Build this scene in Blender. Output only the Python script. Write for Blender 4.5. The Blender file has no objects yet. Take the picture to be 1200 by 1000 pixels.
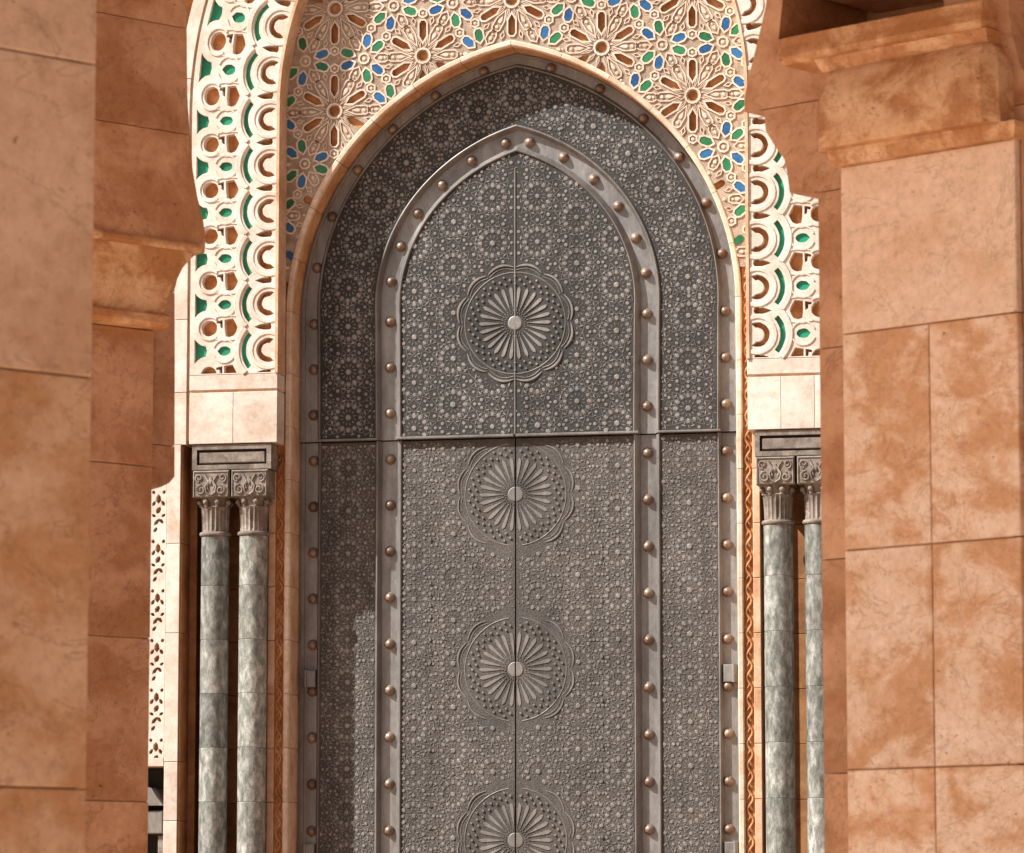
import bpy, math, random
import numpy as np
from mathutils import Vector, Matrix
from mathutils.geometry import delaunay_2d_cdt

R = math.radians
random.seed(7)
rng = np.random.default_rng(7)
S = bpy.context.scene
COL = S.collection

# ------------------------------------------------------------------ camera
cam_data = bpy.data.cameras.new('camera')
cam = bpy.data.objects.new('camera', cam_data)
COL.objects.link(cam)
S.camera = cam
cam_data.sensor_width = 36.0
cam_data.lens = 36.0 * 4592.77 / 1200.0
cam_data.clip_start = 0.5
cam_data.clip_end = 2000
cam.location = (9.095, -43.7925, 1.6)
cam.rotation_euler = (R(90) + 0.126612, 0, 0.206363)
cam_data.dof.use_dof = True
cam_data.dof.focus_distance = 42.5
cam_data.dof.aperture_fstop = 12.0

# ------------------------------------------------------------------ light
SUN_AZ = R(239)      # clockwise from +Y, towards the sun (front left of the portal)
SUN_EL = R(45)
world = bpy.data.worlds.new('World')
S.world = world
world.use_nodes = True
wn = world.node_tree
sky = wn.nodes.new('ShaderNodeTexSky')
sky.sky_type = 'NISHITA'
sky.sun_disc = False
sky.sun_elevation = SUN_EL
sky.sun_rotation = SUN_AZ
sky.dust_density = 6.0
sky.air_density = 0.7
sky.ozone_density = 0.0
wn.links.new(sky.outputs[0], wn.nodes['Background'].inputs[0])
wn.nodes['Background'].inputs[1].default_value = 0.05
sd = bpy.data.lights.new('sun', 'SUN')
sd.energy = 5.0
sd.angle = R(0.53)
sd.color = (1.0, 0.962, 0.905)
sun = bpy.data.objects.new('sun', sd)
COL.objects.link(sun)
to_sun = Vector((math.sin(SUN_AZ) * math.cos(SUN_EL), math.cos(SUN_AZ) * math.cos(SUN_EL), math.sin(SUN_EL)))
sun.rotation_euler = to_sun.to_track_quat('Z', 'Y').to_euler()
sun.location = (-20, -30, 40)
S.view_settings.view_transform = 'Standard'
S.view_settings.look = 'None'
S.view_settings.gamma = 1.0
S.view_settings.use_curve_mapping = False
S.view_settings.exposure = 0.76
S.cycles.max_bounces = 8
S.cycles.diffuse_bounces = 5
S.cycles.use_denoising = True

# ------------------------------------------------------------------ materials
def nodemat(name):
    m = bpy.data.materials.new(name)
    m.use_nodes = True
    nt = m.node_tree
    b = nt.nodes['Principled BSDF']
    return m, nt, b

def N(nt, kind, **kw):
    n = nt.nodes.new(kind)
    for k, v in kw.items():
        setattr(n, k, v)
    return n

def coords(nt, stretch=(1, 1, 1), per_object=True):
    g = N(nt, 'ShaderNodeNewGeometry')
    mp = N(nt, 'ShaderNodeMapping')
    mp.inputs['Scale'].default_value = stretch
    if per_object:
        oi = N(nt, 'ShaderNodeObjectInfo')
        mu = N(nt, 'ShaderNodeVectorMath', operation='MULTIPLY')
        cb = N(nt, 'ShaderNodeCombineXYZ')
        for i in range(3):
            nt.links.new(oi.outputs['Random'], cb.inputs[i])
        nt.links.new(cb.outputs[0], mu.inputs[0])
        mu.inputs[1].default_value = (37, 91, 53)
        ad = N(nt, 'ShaderNodeVectorMath', operation='ADD')
        nt.links.new(g.outputs['Position'], ad.inputs[0])
        nt.links.new(mu.outputs[0], ad.inputs[1])
        nt.links.new(ad.outputs[0], mp.inputs[0])
    else:
        nt.links.new(g.outputs['Position'], mp.inputs[0])
    return mp.outputs[0]

def noise(nt, vec, scale, detail=4, rough=0.55, dist=0.0):
    n = N(nt, 'ShaderNodeTexNoise')
    n.inputs['Scale'].default_value = scale
    n.inputs['Detail'].default_value = detail
    n.inputs['Roughness'].default_value = rough
    n.inputs['Distortion'].default_value = dist
    nt.links.new(vec, n.inputs['Vector'])
    return n.outputs[0]

def ramp(nt, fac, stops):
    r = N(nt, 'ShaderNodeValToRGB')
    cr = r.color_ramp
    while len(cr.elements) < len(stops):
        cr.elements.new(0.5)
    for e, (p, c) in zip(cr.elements, stops):
        e.position = p
        e.color = (c[0], c[1], c[2], 1) if len(c) == 3 else c
    nt.links.new(fac, r.inputs[0])
    return r.outputs[0]

def mix(nt, a, b, fac, mode='MIX'):
    m = N(nt, 'ShaderNodeMix', data_type='RGBA', blend_type=mode)
    if isinstance(fac, (int, float)):
        m.inputs[0].default_value = fac
    else:
        nt.links.new(fac, m.inputs[0])
    for sock, v in ((m.inputs[6], a), (m.inputs[7], b)):
        if isinstance(v, tuple):
            sock.default_value = (v[0], v[1], v[2], 1)
        else:
            nt.links.new(v, sock)
    return m.outputs[2]

def bump(nt, b, height, strength=0.3, dist=0.01, prev=None):
    bp = N(nt, 'ShaderNodeBump')
    bp.inputs['Strength'].default_value = strength
    bp.inputs['Distance'].default_value = dist
    nt.links.new(height, bp.inputs['Height'])
    if prev is not None:
        nt.links.new(prev, bp.inputs['Normal'])
    nt.links.new(bp.outputs[0], b.inputs['Normal'])
    return bp.outputs[0]

def stone(name, c1, c2, c3, scale=1.0, rough=0.65, pits=0.5, stretch=(1, 1, 1), per_object=True, pit_col=None,
          relief=0.25, var=0.12, veins=0.0, stain=0.0, grime=(0.30, 0.20, 0.13)):
    """cloudy stone: c1 dark clouds, c2 body, c3 pale clouds, small pits, a tone of its own for each block"""
    m, nt, b = nodemat(name)
    v = coords(nt, stretch, per_object)
    big = noise(nt, v, 1.6 * scale, 10, 0.66, 0.25)
    col = ramp(nt, big, [(0.34, c1), (0.5, c2), (0.66, c3)])
    mid = noise(nt, v, 9 * scale, 8, 0.78, 0.15)
    col = mix(nt, col, ramp(nt, mid, [(0.3, (0.55, 0.5, 0.46)), (0.52, (1, 1, 1)), (0.75, (1.12, 1.1, 1.08))]), 0.55, 'MULTIPLY')
    if veins:
        vn = noise(nt, v, 1.9 * scale, 9, 0.66, 0.6)
        line = ramp(nt, vn, [(0.485, (1, 1, 1)), (0.5, (0.0, 0.0, 0.0)), (0.515, (1, 1, 1))])
        rb = N(nt, 'ShaderNodeRGBToBW')
        nt.links.new(line, rb.inputs[0])
        inv = N(nt, 'ShaderNodeMath', operation='MULTIPLY_ADD')
        nt.links.new(rb.outputs[0], inv.inputs[0])
        inv.inputs[1].default_value = -veins
        inv.inputs[2].default_value = veins
        col = mix(nt, col, c1, inv.outputs[0])
    fine = noise(nt, v, 24 * scale, 5, 0.65, 0.5)
    pc = pit_col or tuple(0.45 * x for x in c1)
    pm = ramp(nt, fine, [(0.315, (1, 1, 1)), (0.36, (0, 0, 0))])
    pmv = N(nt, 'ShaderNodeMath', operation='MULTIPLY')
    nt.links.new(pm, pmv.inputs[0])
    pmv.inputs[1].default_value = pits
    col = mix(nt, col, pc, pmv.outputs[0])
    if stain:
        sv = coords(nt, (1.0, 1.0, 0.35), False)
        sn = noise(nt, sv, 1.9, 6, 0.65, 0.4)
        sm = ramp(nt, sn, [(0.50, (0, 0, 0)), (0.72, (1, 1, 1))])
        sm2 = N(nt, 'ShaderNodeMath', operation='MULTIPLY')
        nt.links.new(sm, sm2.inputs[0])
        sm2.inputs[1].default_value = stain
        col = mix(nt, col, grime, sm2.outputs[0])
    if var:
        oi = N(nt, 'ShaderNodeObjectInfo')
        vr = N(nt, 'ShaderNodeMapRange')
        nt.links.new(oi.outputs['Random'], vr.inputs[0])
        vr.inputs[3].default_value = 1 - var
        vr.inputs[4].default_value = 1 + var
        cb = N(nt, 'ShaderNodeCombineXYZ')
        for i in range(3):
            nt.links.new(vr.outputs[0], cb.inputs[i])
        col = mix(nt, col, cb.outputs[0], 1.0, 'MULTIPLY')
    nt.links.new(col, b.inputs['Base Color'])
    b.inputs['Roughness'].default_value = rough
    b.inputs['Specular IOR Level'].default_value = 0.35
    n1 = bump(nt, b, mid, relief, 0.012)
    bump(nt, b, fine, relief, 0.006, n1)
    return m

def travertine(name, pale, body, patch, pit, scale=1.0, patches=0.5, relief=0.35, var=0.08, tilt=0.5):
    """pale stone with orange clouds that have edges, rows of pits along tilted bedding, hairline veins"""
    m, nt, b = nodemat(name)
    v = coords(nt, (1, 1, 1), True)
    rt = N(nt, 'ShaderNodeMapping')
    rt.inputs['Rotation'].default_value = (0.3, tilt, 0.2)
    rt.inputs['Scale'].default_value = (1.0, 1.0, 1.35)
    nt.links.new(v, rt.inputs[0])
    vb = rt.outputs[0]
    cloud = noise(nt, vb, 1.7 * scale, 12, 0.64, 0.35)
    lo = 0.62 - 0.24 * patches
    col = ramp(nt, cloud, [(lo - 0.14, pale), (lo, body), (lo + 0.035, tuple(0.5 * (p + q) for p, q in zip(body, patch))), (lo + 0.10, patch)])
    mottle = noise(nt, v, 14 * scale, 10, 0.8, 0.0)
    col = mix(nt, col, ramp(nt, mottle, [(0.30, (0.62, 0.54, 0.48)), (0.46, (0.93, 0.90, 0.88)), (0.60, (1.06, 1.06, 1.06)), (0.75, (1.18, 1.2, 1.22))]), 0.8, 'MULTIPLY')
    pz = noise(nt, vb, 17 * scale, 6, 0.7, 0.3)
    where = noise(nt, vb, 2.6 * scale, 3, 0.5, 0.2)
    wm = ramp(nt, where, [(0.47, (0, 0, 0)), (0.60, (1, 1, 1))])
    pm = ramp(nt, pz, [(0.335, (1, 1, 1)), (0.375, (0, 0, 0))])
    mm = N(nt, 'ShaderNodeMath', operation='MULTIPLY')
    nt.links.new(wm, mm.inputs[0]); nt.links.new(pm, mm.inputs[1])
    col = mix(nt, col, pit, mm.outputs[0])
    fp = noise(nt, v, 60 * scale, 4, 0.6, 0.0)
    fm = ramp(nt, fp, [(0.30, (0.75, 0.75, 0.75)), (0.36, (0, 0, 0))])
    col = mix(nt, col, pit, fm)
    vn = noise(nt, vb, 1.3 * scale, 10, 0.62, 0.9)
    ln = ramp(nt, vn, [(0.490, (0, 0, 0)), (0.5, (0.6, 0.6, 0.6)), (0.508, (0, 0, 0))])
    col = mix(nt, col, tuple(0.6 * p for p in patch), ln)
    if var:
        oi = N(nt, 'ShaderNodeObjectInfo')
        vr = N(nt, 'ShaderNodeMapRange')
        nt.links.new(oi.outputs['Random'], vr.inputs[0])
        vr.inputs[3].default_value = 1 - var
        vr.inputs[4].default_value = 1 + var
        cb = N(nt, 'ShaderNodeCombineXYZ')
        for i in range(3):
            nt.links.new(vr.outputs[0], cb.inputs[i])
        col = mix(nt, col, cb.outputs[0], 1.0, 'MULTIPLY')
    nt.links.new(col, b.inputs['Base Color'])
    b.inputs['Roughness'].default_value = 0.55
    b.inputs['Specular IOR Level'].default_value = 0.35
    inv = N(nt, 'ShaderNodeMath', operation='SUBTRACT')
    inv.inputs[0].default_value = 1.0
    nt.links.new(mm.outputs[0], inv.inputs[1])
    n1 = bump(nt, b, inv.outputs[0], relief, 0.012)
    n2 = bump(nt, b, mottle, relief * 0.6, 0.008, n1)
    return m

def metal(name, c1, c2, rough=0.5, metallic=0.55, relief=0.25, scale=1.0, fine_relief=0.0):
    m, nt, b = nodemat(name)
    v = coords(nt, (1, 1, 0.45), False)
    big = noise(nt, v, 2.2 * scale, 6, 0.65, 0.5)
    sm = noise(nt, v, 26 * scale, 5, 0.7)
    col = ramp(nt, big, [(0.33, c1), (0.66, c2)])
    col = mix(nt, col, ramp(nt, sm, [(0.3, (0.7, 0.66, 0.62)), (0.55, (1, 1, 1)), (0.75, (1.15, 1.13, 1.1))]), 0.6, 'MULTIPLY')
    dv = coords(nt, (9, 9, 0.5), False)
    dn = noise(nt, dv, 1.0, 6, 0.7, 0.1)
    col = mix(nt, col, ramp(nt, dn, [(0.35, (0.80, 0.76, 0.72)), (0.52, (1, 1, 1)), (0.68, (1.10, 1.09, 1.07))]), 0.7, 'MULTIPLY')
    nt.links.new(col, b.inputs['Base Color'])
    b.inputs['Metallic'].default_value = metallic
    rr = N(nt, 'ShaderNodeMapRange')
    nt.links.new(sm, rr.inputs[0])
    rr.inputs[3].default_value = rough - 0.12
    rr.inputs[4].default_value = rough + 0.15
    nt.links.new(rr.outputs[0], b.inputs['Roughness'])
    n1 = bump(nt, b, sm, relief, 0.004)
    if fine_relief:
        v2 = coords(nt, (1, 1, 1), False)
        f2 = noise(nt, v2, 34, 4, 0.7, 1.5)
        bump(nt, b, f2, fine_relief, 0.02, n1)
    return m

def glaze(name, c1, c2):
    m, nt, b = nodemat(name)
    v = coords(nt, (1, 1, 1), True)
    n = noise(nt, v, 22, 4, 0.6)
    oi = N(nt, 'ShaderNodeObjectInfo')
    f = N(nt, 'ShaderNodeMath', operation='MULTIPLY_ADD')
    nt.links.new(oi.outputs['Random'], f.inputs[0])
    f.inputs[1].default_value = 0.5
    nt.links.new(n, f.inputs[2])
    col = ramp(nt, f.outputs[0], [(0.35, c1), (0.95, c2)])
    nt.links.new(col, b.inputs['Base Color'])
    b.inputs['Roughness'].default_value = 0.32
    bump(nt, b, n, 0.25, 0.006)
    return m

M = {}
M['white_stone'] = stone('white_stone', (0.54, 0.43, 0.345), (0.68, 0.60, 0.525), (0.76, 0.70, 0.64), 1.2, 0.6, 0.35, veins=0.3,
                         var=0.06, pit_col=(0.45, 0.28, 0.16), stain=0.3, grime=(0.46, 0.31, 0.21))
M['carved_stone'] = stone('carved_stone', (0.58, 0.48, 0.40), (0.69, 0.61, 0.535), (0.77, 0.71, 0.65), 1.8, 0.62, 0.3,
                          var=0.0, per_object=False, pit_col=(0.5, 0.32, 0.2), stain=0.35, grime=(0.50, 0.35, 0.25))
M['field_stone'] = stone('field_stone', (0.29, 0.215, 0.155), (0.41, 0.32, 0.245), (0.51, 0.415, 0.335), 4.0, 0.75, 0.6,
                         var=0.0, per_object=False, relief=0.8)
M['rim_stone'] = stone('rim_stone', (0.56, 0.43, 0.33), (0.71, 0.60, 0.50), (0.79, 0.70, 0.61), 3.0, 0.6, 0.25,
                       var=0.0, per_object=False, stain=0.4, grime=(0.42, 0.25, 0.15))
M['terracotta'] = stone('terracotta', (0.34, 0.125, 0.035), (0.52, 0.22, 0.08), (0.64, 0.32, 0.15), 3.0, 0.8, 0.4, var=0.0,
                        per_object=False)
M['jamb_stone'] = stone('jamb_stone', (0.50, 0.28, 0.15), (0.64, 0.42, 0.27), (0.74, 0.54, 0.39), 1.5, 0.6, 0.4, var=0.08, veins=0.3)
M['rope_stone'] = stone('rope_stone', (0.34, 0.125, 0.035), (0.50, 0.22, 0.08), (0.62, 0.34, 0.16), 4, 0.6, 0.3, var=0.0, per_object=False)
M['fascia_stone'] = stone('fascia_stone', (0.54, 0.38, 0.26), (0.68, 0.53, 0.405), (0.77, 0.65, 0.53), 2, 0.6, 0.4, var=0.06, veins=0.2)
M['orange_stone'] = stone('orange_stone', (0.42, 0.20, 0.085), (0.57, 0.315, 0.155), (0.69, 0.45, 0.275), 2.5, 0.6, 0.4, var=0.06, veins=0.3)  # orange shade under the arch put into the soffit colour
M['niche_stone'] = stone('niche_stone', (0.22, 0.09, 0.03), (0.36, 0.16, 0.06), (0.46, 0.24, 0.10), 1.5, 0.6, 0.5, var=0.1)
M['grey_stone'] = stone('grey_stone', (0.12, 0.095, 0.078), (0.215, 0.178, 0.148), (0.33, 0.285, 0.245), 4, 0.65, 0.6, var=0.06, relief=0.6)
M['green_marble'] = stone('green_marble', (0.10, 0.107, 0.095), (0.235, 0.248, 0.228), (0.47, 0.475, 0.445), 8.0, 0.24, 0.6, var=0.26, relief=0.3,
                          veins=0.8, pit_col=(0.05, 0.045, 0.04), stretch=(1, 1, 0.45), per_object=True, stain=0.5, grime=(0.14, 0.12, 0.10))
M['pier_stone'] = travertine('pier_stone', (0.84, 0.67, 0.54), (0.76, 0.55, 0.40), (0.61, 0.34, 0.18), (0.33, 0.15, 0.07), 2.2, 0.55, 0.35, 0.07)
M['pier_pale'] = travertine('pier_pale', (0.78, 0.59, 0.455), (0.735, 0.535, 0.395), (0.68, 0.465, 0.315), (0.42, 0.24, 0.13), 1.6, 0.3, 0.15, 0.04, 1.45)
M['pier_near'] = travertine('pier_near', (0.66, 0.43, 0.28), (0.58, 0.35, 0.205), (0.49, 0.255, 0.115), (0.30, 0.13, 0.06), 1.7, 0.45, 0.3, 0.05)  # darker pier stone, the shade of its turned face put into the colour
M['pier_near_plain'] = travertine('pier_near_plain', (0.60, 0.40, 0.275), (0.555, 0.36, 0.24), (0.50, 0.30, 0.185), (0.32, 0.17, 0.09), 1.3, 0.3, 0.15, 0.03, 1.4)  # plain slabs of the same pier, shade of the facing in the colour
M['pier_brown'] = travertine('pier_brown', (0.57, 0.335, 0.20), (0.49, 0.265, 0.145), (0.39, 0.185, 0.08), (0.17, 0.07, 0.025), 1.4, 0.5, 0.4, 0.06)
M['corbel_stone'] = travertine('corbel_stone', (0.72, 0.47, 0.29), (0.62, 0.365, 0.19), (0.44, 0.20, 0.075), (0.2, 0.08, 0.03), 2.4, 0.6, 0.6, 0.04, 0.2)
M['joint'] = stone('joint', (0.30, 0.16, 0.09), (0.38, 0.22, 0.13), (0.45, 0.28, 0.18), 3, 0.9, 0.2, var=0.0)
M['paving'] = stone('paving', (0.52, 0.35, 0.23), (0.62, 0.44, 0.31), (0.70, 0.52, 0.39), 0.6, 0.55, 0.3, var=0.0, per_object=False)
M['brown_paving'] = stone('brown_paving', (0.20, 0.10, 0.05), (0.28, 0.15, 0.08), (0.36, 0.21, 0.12), 0.8, 0.5, 0.3, var=0.0, per_object=False)  # darkened so less light bounces up to the portal
M['bronze'] = metal('bronze', (0.185, 0.184, 0.184), (0.34, 0.336, 0.332), 0.42, 0.45)
M['bronze_rim'] = metal('bronze_rim', (0.14, 0.133, 0.128), (0.27, 0.258, 0.248), 0.5, 0.4)
M['bronze_dark'] = metal('bronze_dark', (0.024, 0.0235, 0.023), (0.055, 0.053, 0.051), 0.7, 0.2, fine_relief=0.6)
M['bronze_relief'] = metal('bronze_relief', (0.18, 0.175, 0.170), (0.315, 0.307, 0.297), 0.5, 0.35)
M['bronze_low'] = metal('bronze_low', (0.065, 0.060, 0.056), (0.125, 0.115, 0.107), 0.65, 0.25, fine_relief=1.0)
M['bronze_low_relief'] = metal('bronze_low_relief', (0.17, 0.163, 0.156), (0.31, 0.297, 0.284), 0.5, 0.35)
M['copper'] = metal('copper', (0.15, 0.10, 0.075), (0.36, 0.28, 0.22), 0.45, 0.4, 0.8, 2)
M['seam'] = metal('seam', (0.012, 0.010, 0.009), (0.03, 0.025, 0.02), 0.7, 0.2)
M['green_glaze'] = glaze('green_glaze', (0.008, 0.13, 0.065), (0.02, 0.29, 0.165))
M['leaf_glaze'] = glaze('leaf_glaze', (0.012, 0.10, 0.04), (0.03, 0.22, 0.095))
M['blue_glaze'] = glaze('blue_glaze', (0.012, 0.06, 0.19), (0.03, 0.15, 0.36))
M['dark_metal'] = metal('dark_metal', (0.03, 0.028, 0.026), (0.06, 0.055, 0.05), 0.6, 0.3)
M['grey_metal'] = metal('grey_metal', (0.20, 0.19, 0.18), (0.32, 0.30, 0.28), 0.5, 0.3)

# ------------------------------------------------------------------ object helpers
def link(name, verts, faces, mat, parent=None, smooth=False, kind=None, label=None):
    me = bpy.data.meshes.new(name)
    me.from_pydata([tuple(v) for v in verts], [], faces)
    me.validate()
    if smooth:
        me.polygons.foreach_set('use_smooth', [True] * len(me.polygons))
        try:
            me.set_sharp_from_angle(angle=R(40))
        except Exception:
            pass
    me.materials.append(M[mat])
    o = bpy.data.objects.new(name, me)
    COL.objects.link(o)
    if parent is not None:
        o.parent = parent
    if kind:
        o['kind'] = kind
    if label:
        o['label'] = label
    return o

def thing(name, label, cat, loc=(0, 0, 0), rz=0, group=None):
    o = bpy.data.objects.new(name, None)
    o.empty_display_size = 0.2
    o.location = loc
    o.rotation_euler = (0, 0, rz)
    COL.objects.link(o)
    o['label'] = label
    o['category'] = cat
    o['kind'] = 'thing'
    if group:
        o['group'] = group
    return o

class MB:
    def __init__(s):
        s.v = []; s.f = []
    def add(s, vs, fs):
        n = len(s.v)
        s.v.extend(vs)
        s.f.extend([tuple(i + n for i in f) for f in fs])
    def box(s, x0, x1, y0, y1, z0, z1, b=0.0):
        if b <= 0:
            vs = [(x, y, z) for x in (x0, x1) for y in (y0, y1) for z in (z0, z1)]
            s.add(vs, [(0, 1, 3, 2), (4, 6, 7, 5), (0, 4, 5, 1), (2, 3, 7, 6), (0, 2, 6, 4), (1, 5, 7, 3)])
        else:
            # chamfered on the front (-y) edges
            o = [(x0, z0), (x1, z0), (x1, z1), (x0, z1)]
            i = [(x0 + b, z0 + b), (x1 - b, z0 + b), (x1 - b, z1 - b), (x0 + b, z1 - b)]
            vs = [(x, y1, z) for x, z in o] + [(x, y0 + b, z) for x, z in o] + [(x, y0, z) for x, z in i]
            fs = [(3, 2, 1, 0), (8, 9, 10, 11)]
            for k in range(4):
                j = (k + 1) % 4
                fs.append((k, j, j + 4, k + 4))
                fs.append((k + 4, j + 4, j + 8, k + 8))
            s.add(vs, fs)
    def prism(s, poly, yf, yb, inset=0.0):
        """poly: counter-clockwise (x,z) list, face towards -y"""
        n = len(poly)
        if inset:
            cx = sum(p[0] for p in poly) / n; cz = sum(p[1] for p in poly) / n
            top = []
            for x, z in poly:
                d = math.hypot(x - cx, z - cz) or 1
                k = max(0.05, 1 - inset / d)
                top.append((cx + (x - cx) * k, cz + (z - cz) * k))
        else:
            top = poly
        vs = [(x, yf, z) for x, z in top] + [(x, yb, z) for x, z in poly]
        fs = [tuple(range(n))] + [((i + 1) % n, i, i + n, (i + 1) % n + n) for i in range(n)]
        s.add(vs, fs)
    def ring(s, inner, outer, yf, yb, yi=None):
        n = len(inner)
        yi = yb if yi is None else yi
        vs = [(x, yf, z) for x, z in inner] + [(x, yf, z) for x, z in outer] + [(x, yi, z) for x, z in inner] + [(x, yb, z) for x, z in outer]
        fs = []
        for i in range(n):
            j = (i + 1) % n
            fs.append((i, n + i, n + j, j))
            fs.append((j, 2 * n + j, 2 * n + i, i))
            fs.append((n + i, 3 * n + i, 3 * n + j, n + j))
        s.add(vs, fs)
    def tube(s, pts, r, seg=5, y=None, closed=False, rs=None):
        """half-buried tube following pts [(x,y,z)]"""
        P = [Vector(p) for p in pts]
        n = len(P)
        vs = []
        for i, p in enumerate(P):
            a = P[(i - 1) % n] if (closed or i > 0) else p
            b = P[(i + 1) % n] if (closed or i < n - 1) else p
            t = (b - a).normalized() if (b - a).length > 1e-9 else Vector((0, 0, 1))
            nrm = Vector((0, -1, 0))
            side = t.cross(nrm)
            side = side.normalized() if side.length > 1e-6 else Vector((1, 0, 0))
            rr = rs[i] if rs else r
            for k in range(seg):
                an = 2 * math.pi * k / seg
                vs.append(tuple(p + side * (rr * math.cos(an)) + nrm * (rr * math.sin(an))))
        fs = []
        m = n if closed else n - 1
        for i in range(m):
            for k in range(seg):
                a0 = i * seg + k; a1 = i * seg + (k + 1) % seg
                b0 = ((i + 1) % n) * seg + k; b1 = ((i + 1) % n) * seg + (k + 1) % seg
                fs.append((a0, a1, b1, b0))
        if not closed:
            fs.append(tuple(range(seg - 1, -1, -1)))
            fs.append(tuple(range((n - 1) * seg, n * seg)))
        s.add(vs, fs)
    def lathe(s, prof, cx, cy, seg=24, mod=None, cap=True):
        vs = []
        for r, z in prof:
            for k in range(seg):
                a = 2 * math.pi * k / seg
                rr = r * (mod(a, z) if mod else 1)
                vs.append((cx + rr * math.cos(a), cy + rr * math.sin(a), z))
        fs = []
        for i in range(len(prof) - 1):
            for k in range(seg):
                j = (k + 1) % seg
                fs.append((i * seg + k, i * seg + j, (i + 1) * seg + j, (i + 1) * seg + k))
        if cap:
            fs.append(tuple(range(seg - 1, -1, -1)))
            fs.append(tuple(range((len(prof) - 1) * seg, len(prof) * seg)))
        s.add(vs, fs)
    def ball(s, c, r, sx=1, sy=1, sz=1, n=6):
        vs = []; fs = []
        for i in range(n + 1):
            th = math.pi * i / n
            for k in range(2 * n):
                a = math.pi * k / n
                vs.append((c[0] + r * sx * math.sin(th) * math.cos(a), c[1] + r * sy * math.sin(th) * math.sin(a), c[2] + r * sz * math.cos(th)))
        for i in range(n):
            for k in range(2 * n):
                j = (k + 1) % (2 * n)
                fs.append((i * 2 * n + k, (i + 1) * 2 * n + k, (i + 1) * 2 * n + j, i * 2 * n + j))
        s.add(vs, fs)
    def obj(s, name, mat, parent=None, **kw):
        return link(name, s.v, s.f, mat, parent, **kw)

def inpoly(px, pz, poly):
    x = np.asarray([p[0] for p in poly]); z = np.asarray([p[1] for p in poly])
    x2 = np.roll(x, -1); z2 = np.roll(z, -1)
    ins = np.zeros(len(px), bool)
    for i in range(len(x)):
        c = (z[i] > pz) != (z2[i] > pz)
        if not c.any():
            continue
        xi = (x2[i] - x[i]) * (pz - z[i]) / ((z2[i] - z[i]) or 1e-12) + x[i]
        ins ^= c & (px < xi)
    return ins

def cut_plate(name, mat, parent, outers, holes, yf, yb, mapf=None, flip=False, extra=None, label=None):
    """a slab with real openings: outers/holes are loops of (x,z); walls run from yf back to yb"""
    vs = []; es = []
    for loop in list(outers) + list(holes) + list(extra or []):
        n0 = len(vs)
        vs.extend(Vector((p[0], p[1])) for p in loop)
        es.extend((n0 + i, n0 + (i + 1) % len(loop)) for i in range(len(loop)))
    ov, oe, of, *_ = delaunay_2d_cdt(vs, es, [], 0, 1e-5)
    V = np.array([(v[0], v[1]) for v in ov])
    T = [f for f in of if len(f) == 3]
    A = np.array(T)
    cx = V[A][:, :, 0].mean(1); cz = V[A][:, :, 1].mean(1)
    keep = np.zeros(len(T), bool)
    for o in outers:
        keep |= inpoly(cx, cz, o)
    for h in holes:
        hx = [p[0] for p in h]; hz = [p[1] for p in h]
        bb = (cx > min(hx)) & (cx < max(hx)) & (cz > min(hz)) & (cz < max(hz)) & keep
        idx = np.nonzero(bb)[0]
        if len(idx):
            k = inpoly(cx[idx], cz[idx], h)
            keep[idx[k]] = False
    tri = []
    for t in A[keep]:
        a, b, c = V[t[0]], V[t[1]], V[t[2]]
        ar = (b[0] - a[0]) * (c[1] - a[1]) - (b[1] - a[1]) * (c[0] - a[0])
        if abs(ar) < 1e-10:
            continue
        tri.append((t[0], t[1], t[2]) if ar > 0 else (t[0], t[2], t[1]))
    de = set()
    for a, b, c in tri:
        de.update(((a, b), (b, c), (c, a)))
    W = [mapf(x, z) for x, z in V] if mapf else [tuple(p) for p in V]
    n = len(W)
    verts = [(x, yf, z) for x, z in W] + [(x, yb, z) for x, z in W]
    faces = [tuple(int(i) for i in t) for t in tri]
    for a, b in de:
        if (b, a) not in de:
            faces.append((int(b), int(a), int(a) + n, int(b) + n))
    if flip:
        faces = [f[::-1] for f in faces]
    used = sorted({i for f in faces for i in f})
    re = {o: k for k, o in enumerate(used)}
    return link(name, [verts[i] for i in used], [tuple(re[i] for i in f) for f in faces], mat, parent, label=label)

# ------------------------------------------------------------------ the pointed arch (two-arc curve each side)
W0, ZS, AL = 2.595, 8.605, 0.8206
R1, R2 = 3.0469, 3.3879
C1 = (-0.4519, 8.605)
C2 = (-0.6844, 8.3556)
L1 = R1 * AL
def a_apex(d):
    return math.acos(min(1, -C2[0] / (R2 - d)))
L2 = R2 * (a_apex(0) - AL)
LT = ZS + L1 + L2
def narrow(q):
    t = min(1.0, max(0.0, (q - ZS + 0.3) / (LT - ZS)))
    return 0.095 * t * (2 - t)
def curve(q, d, side=1):
    """point at arc length q (from the ground) on the arch line moved d inwards"""
    d = d - narrow(q) * min(1.0, max(0.0, d / 0.2))
    if q <= ZS:
        x, z = W0 - d, q
    elif q <= ZS + L1:
        a = (q - ZS) / R1
        x, z = C1[0] + (R1 - d) * math.cos(a), C1[1] + (R1 - d) * math.sin(a)
    else:
        t = min(1.0, (q - ZS - L1) / L2)
        a = AL + t * (a_apex(d) - AL)
        x, z = C2[0] + (R2 - d) * math.cos(a), C2[1] + (R2 - d) * math.sin(a)
        if t >= 1: x = 0.0
    return side * x, z
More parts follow.
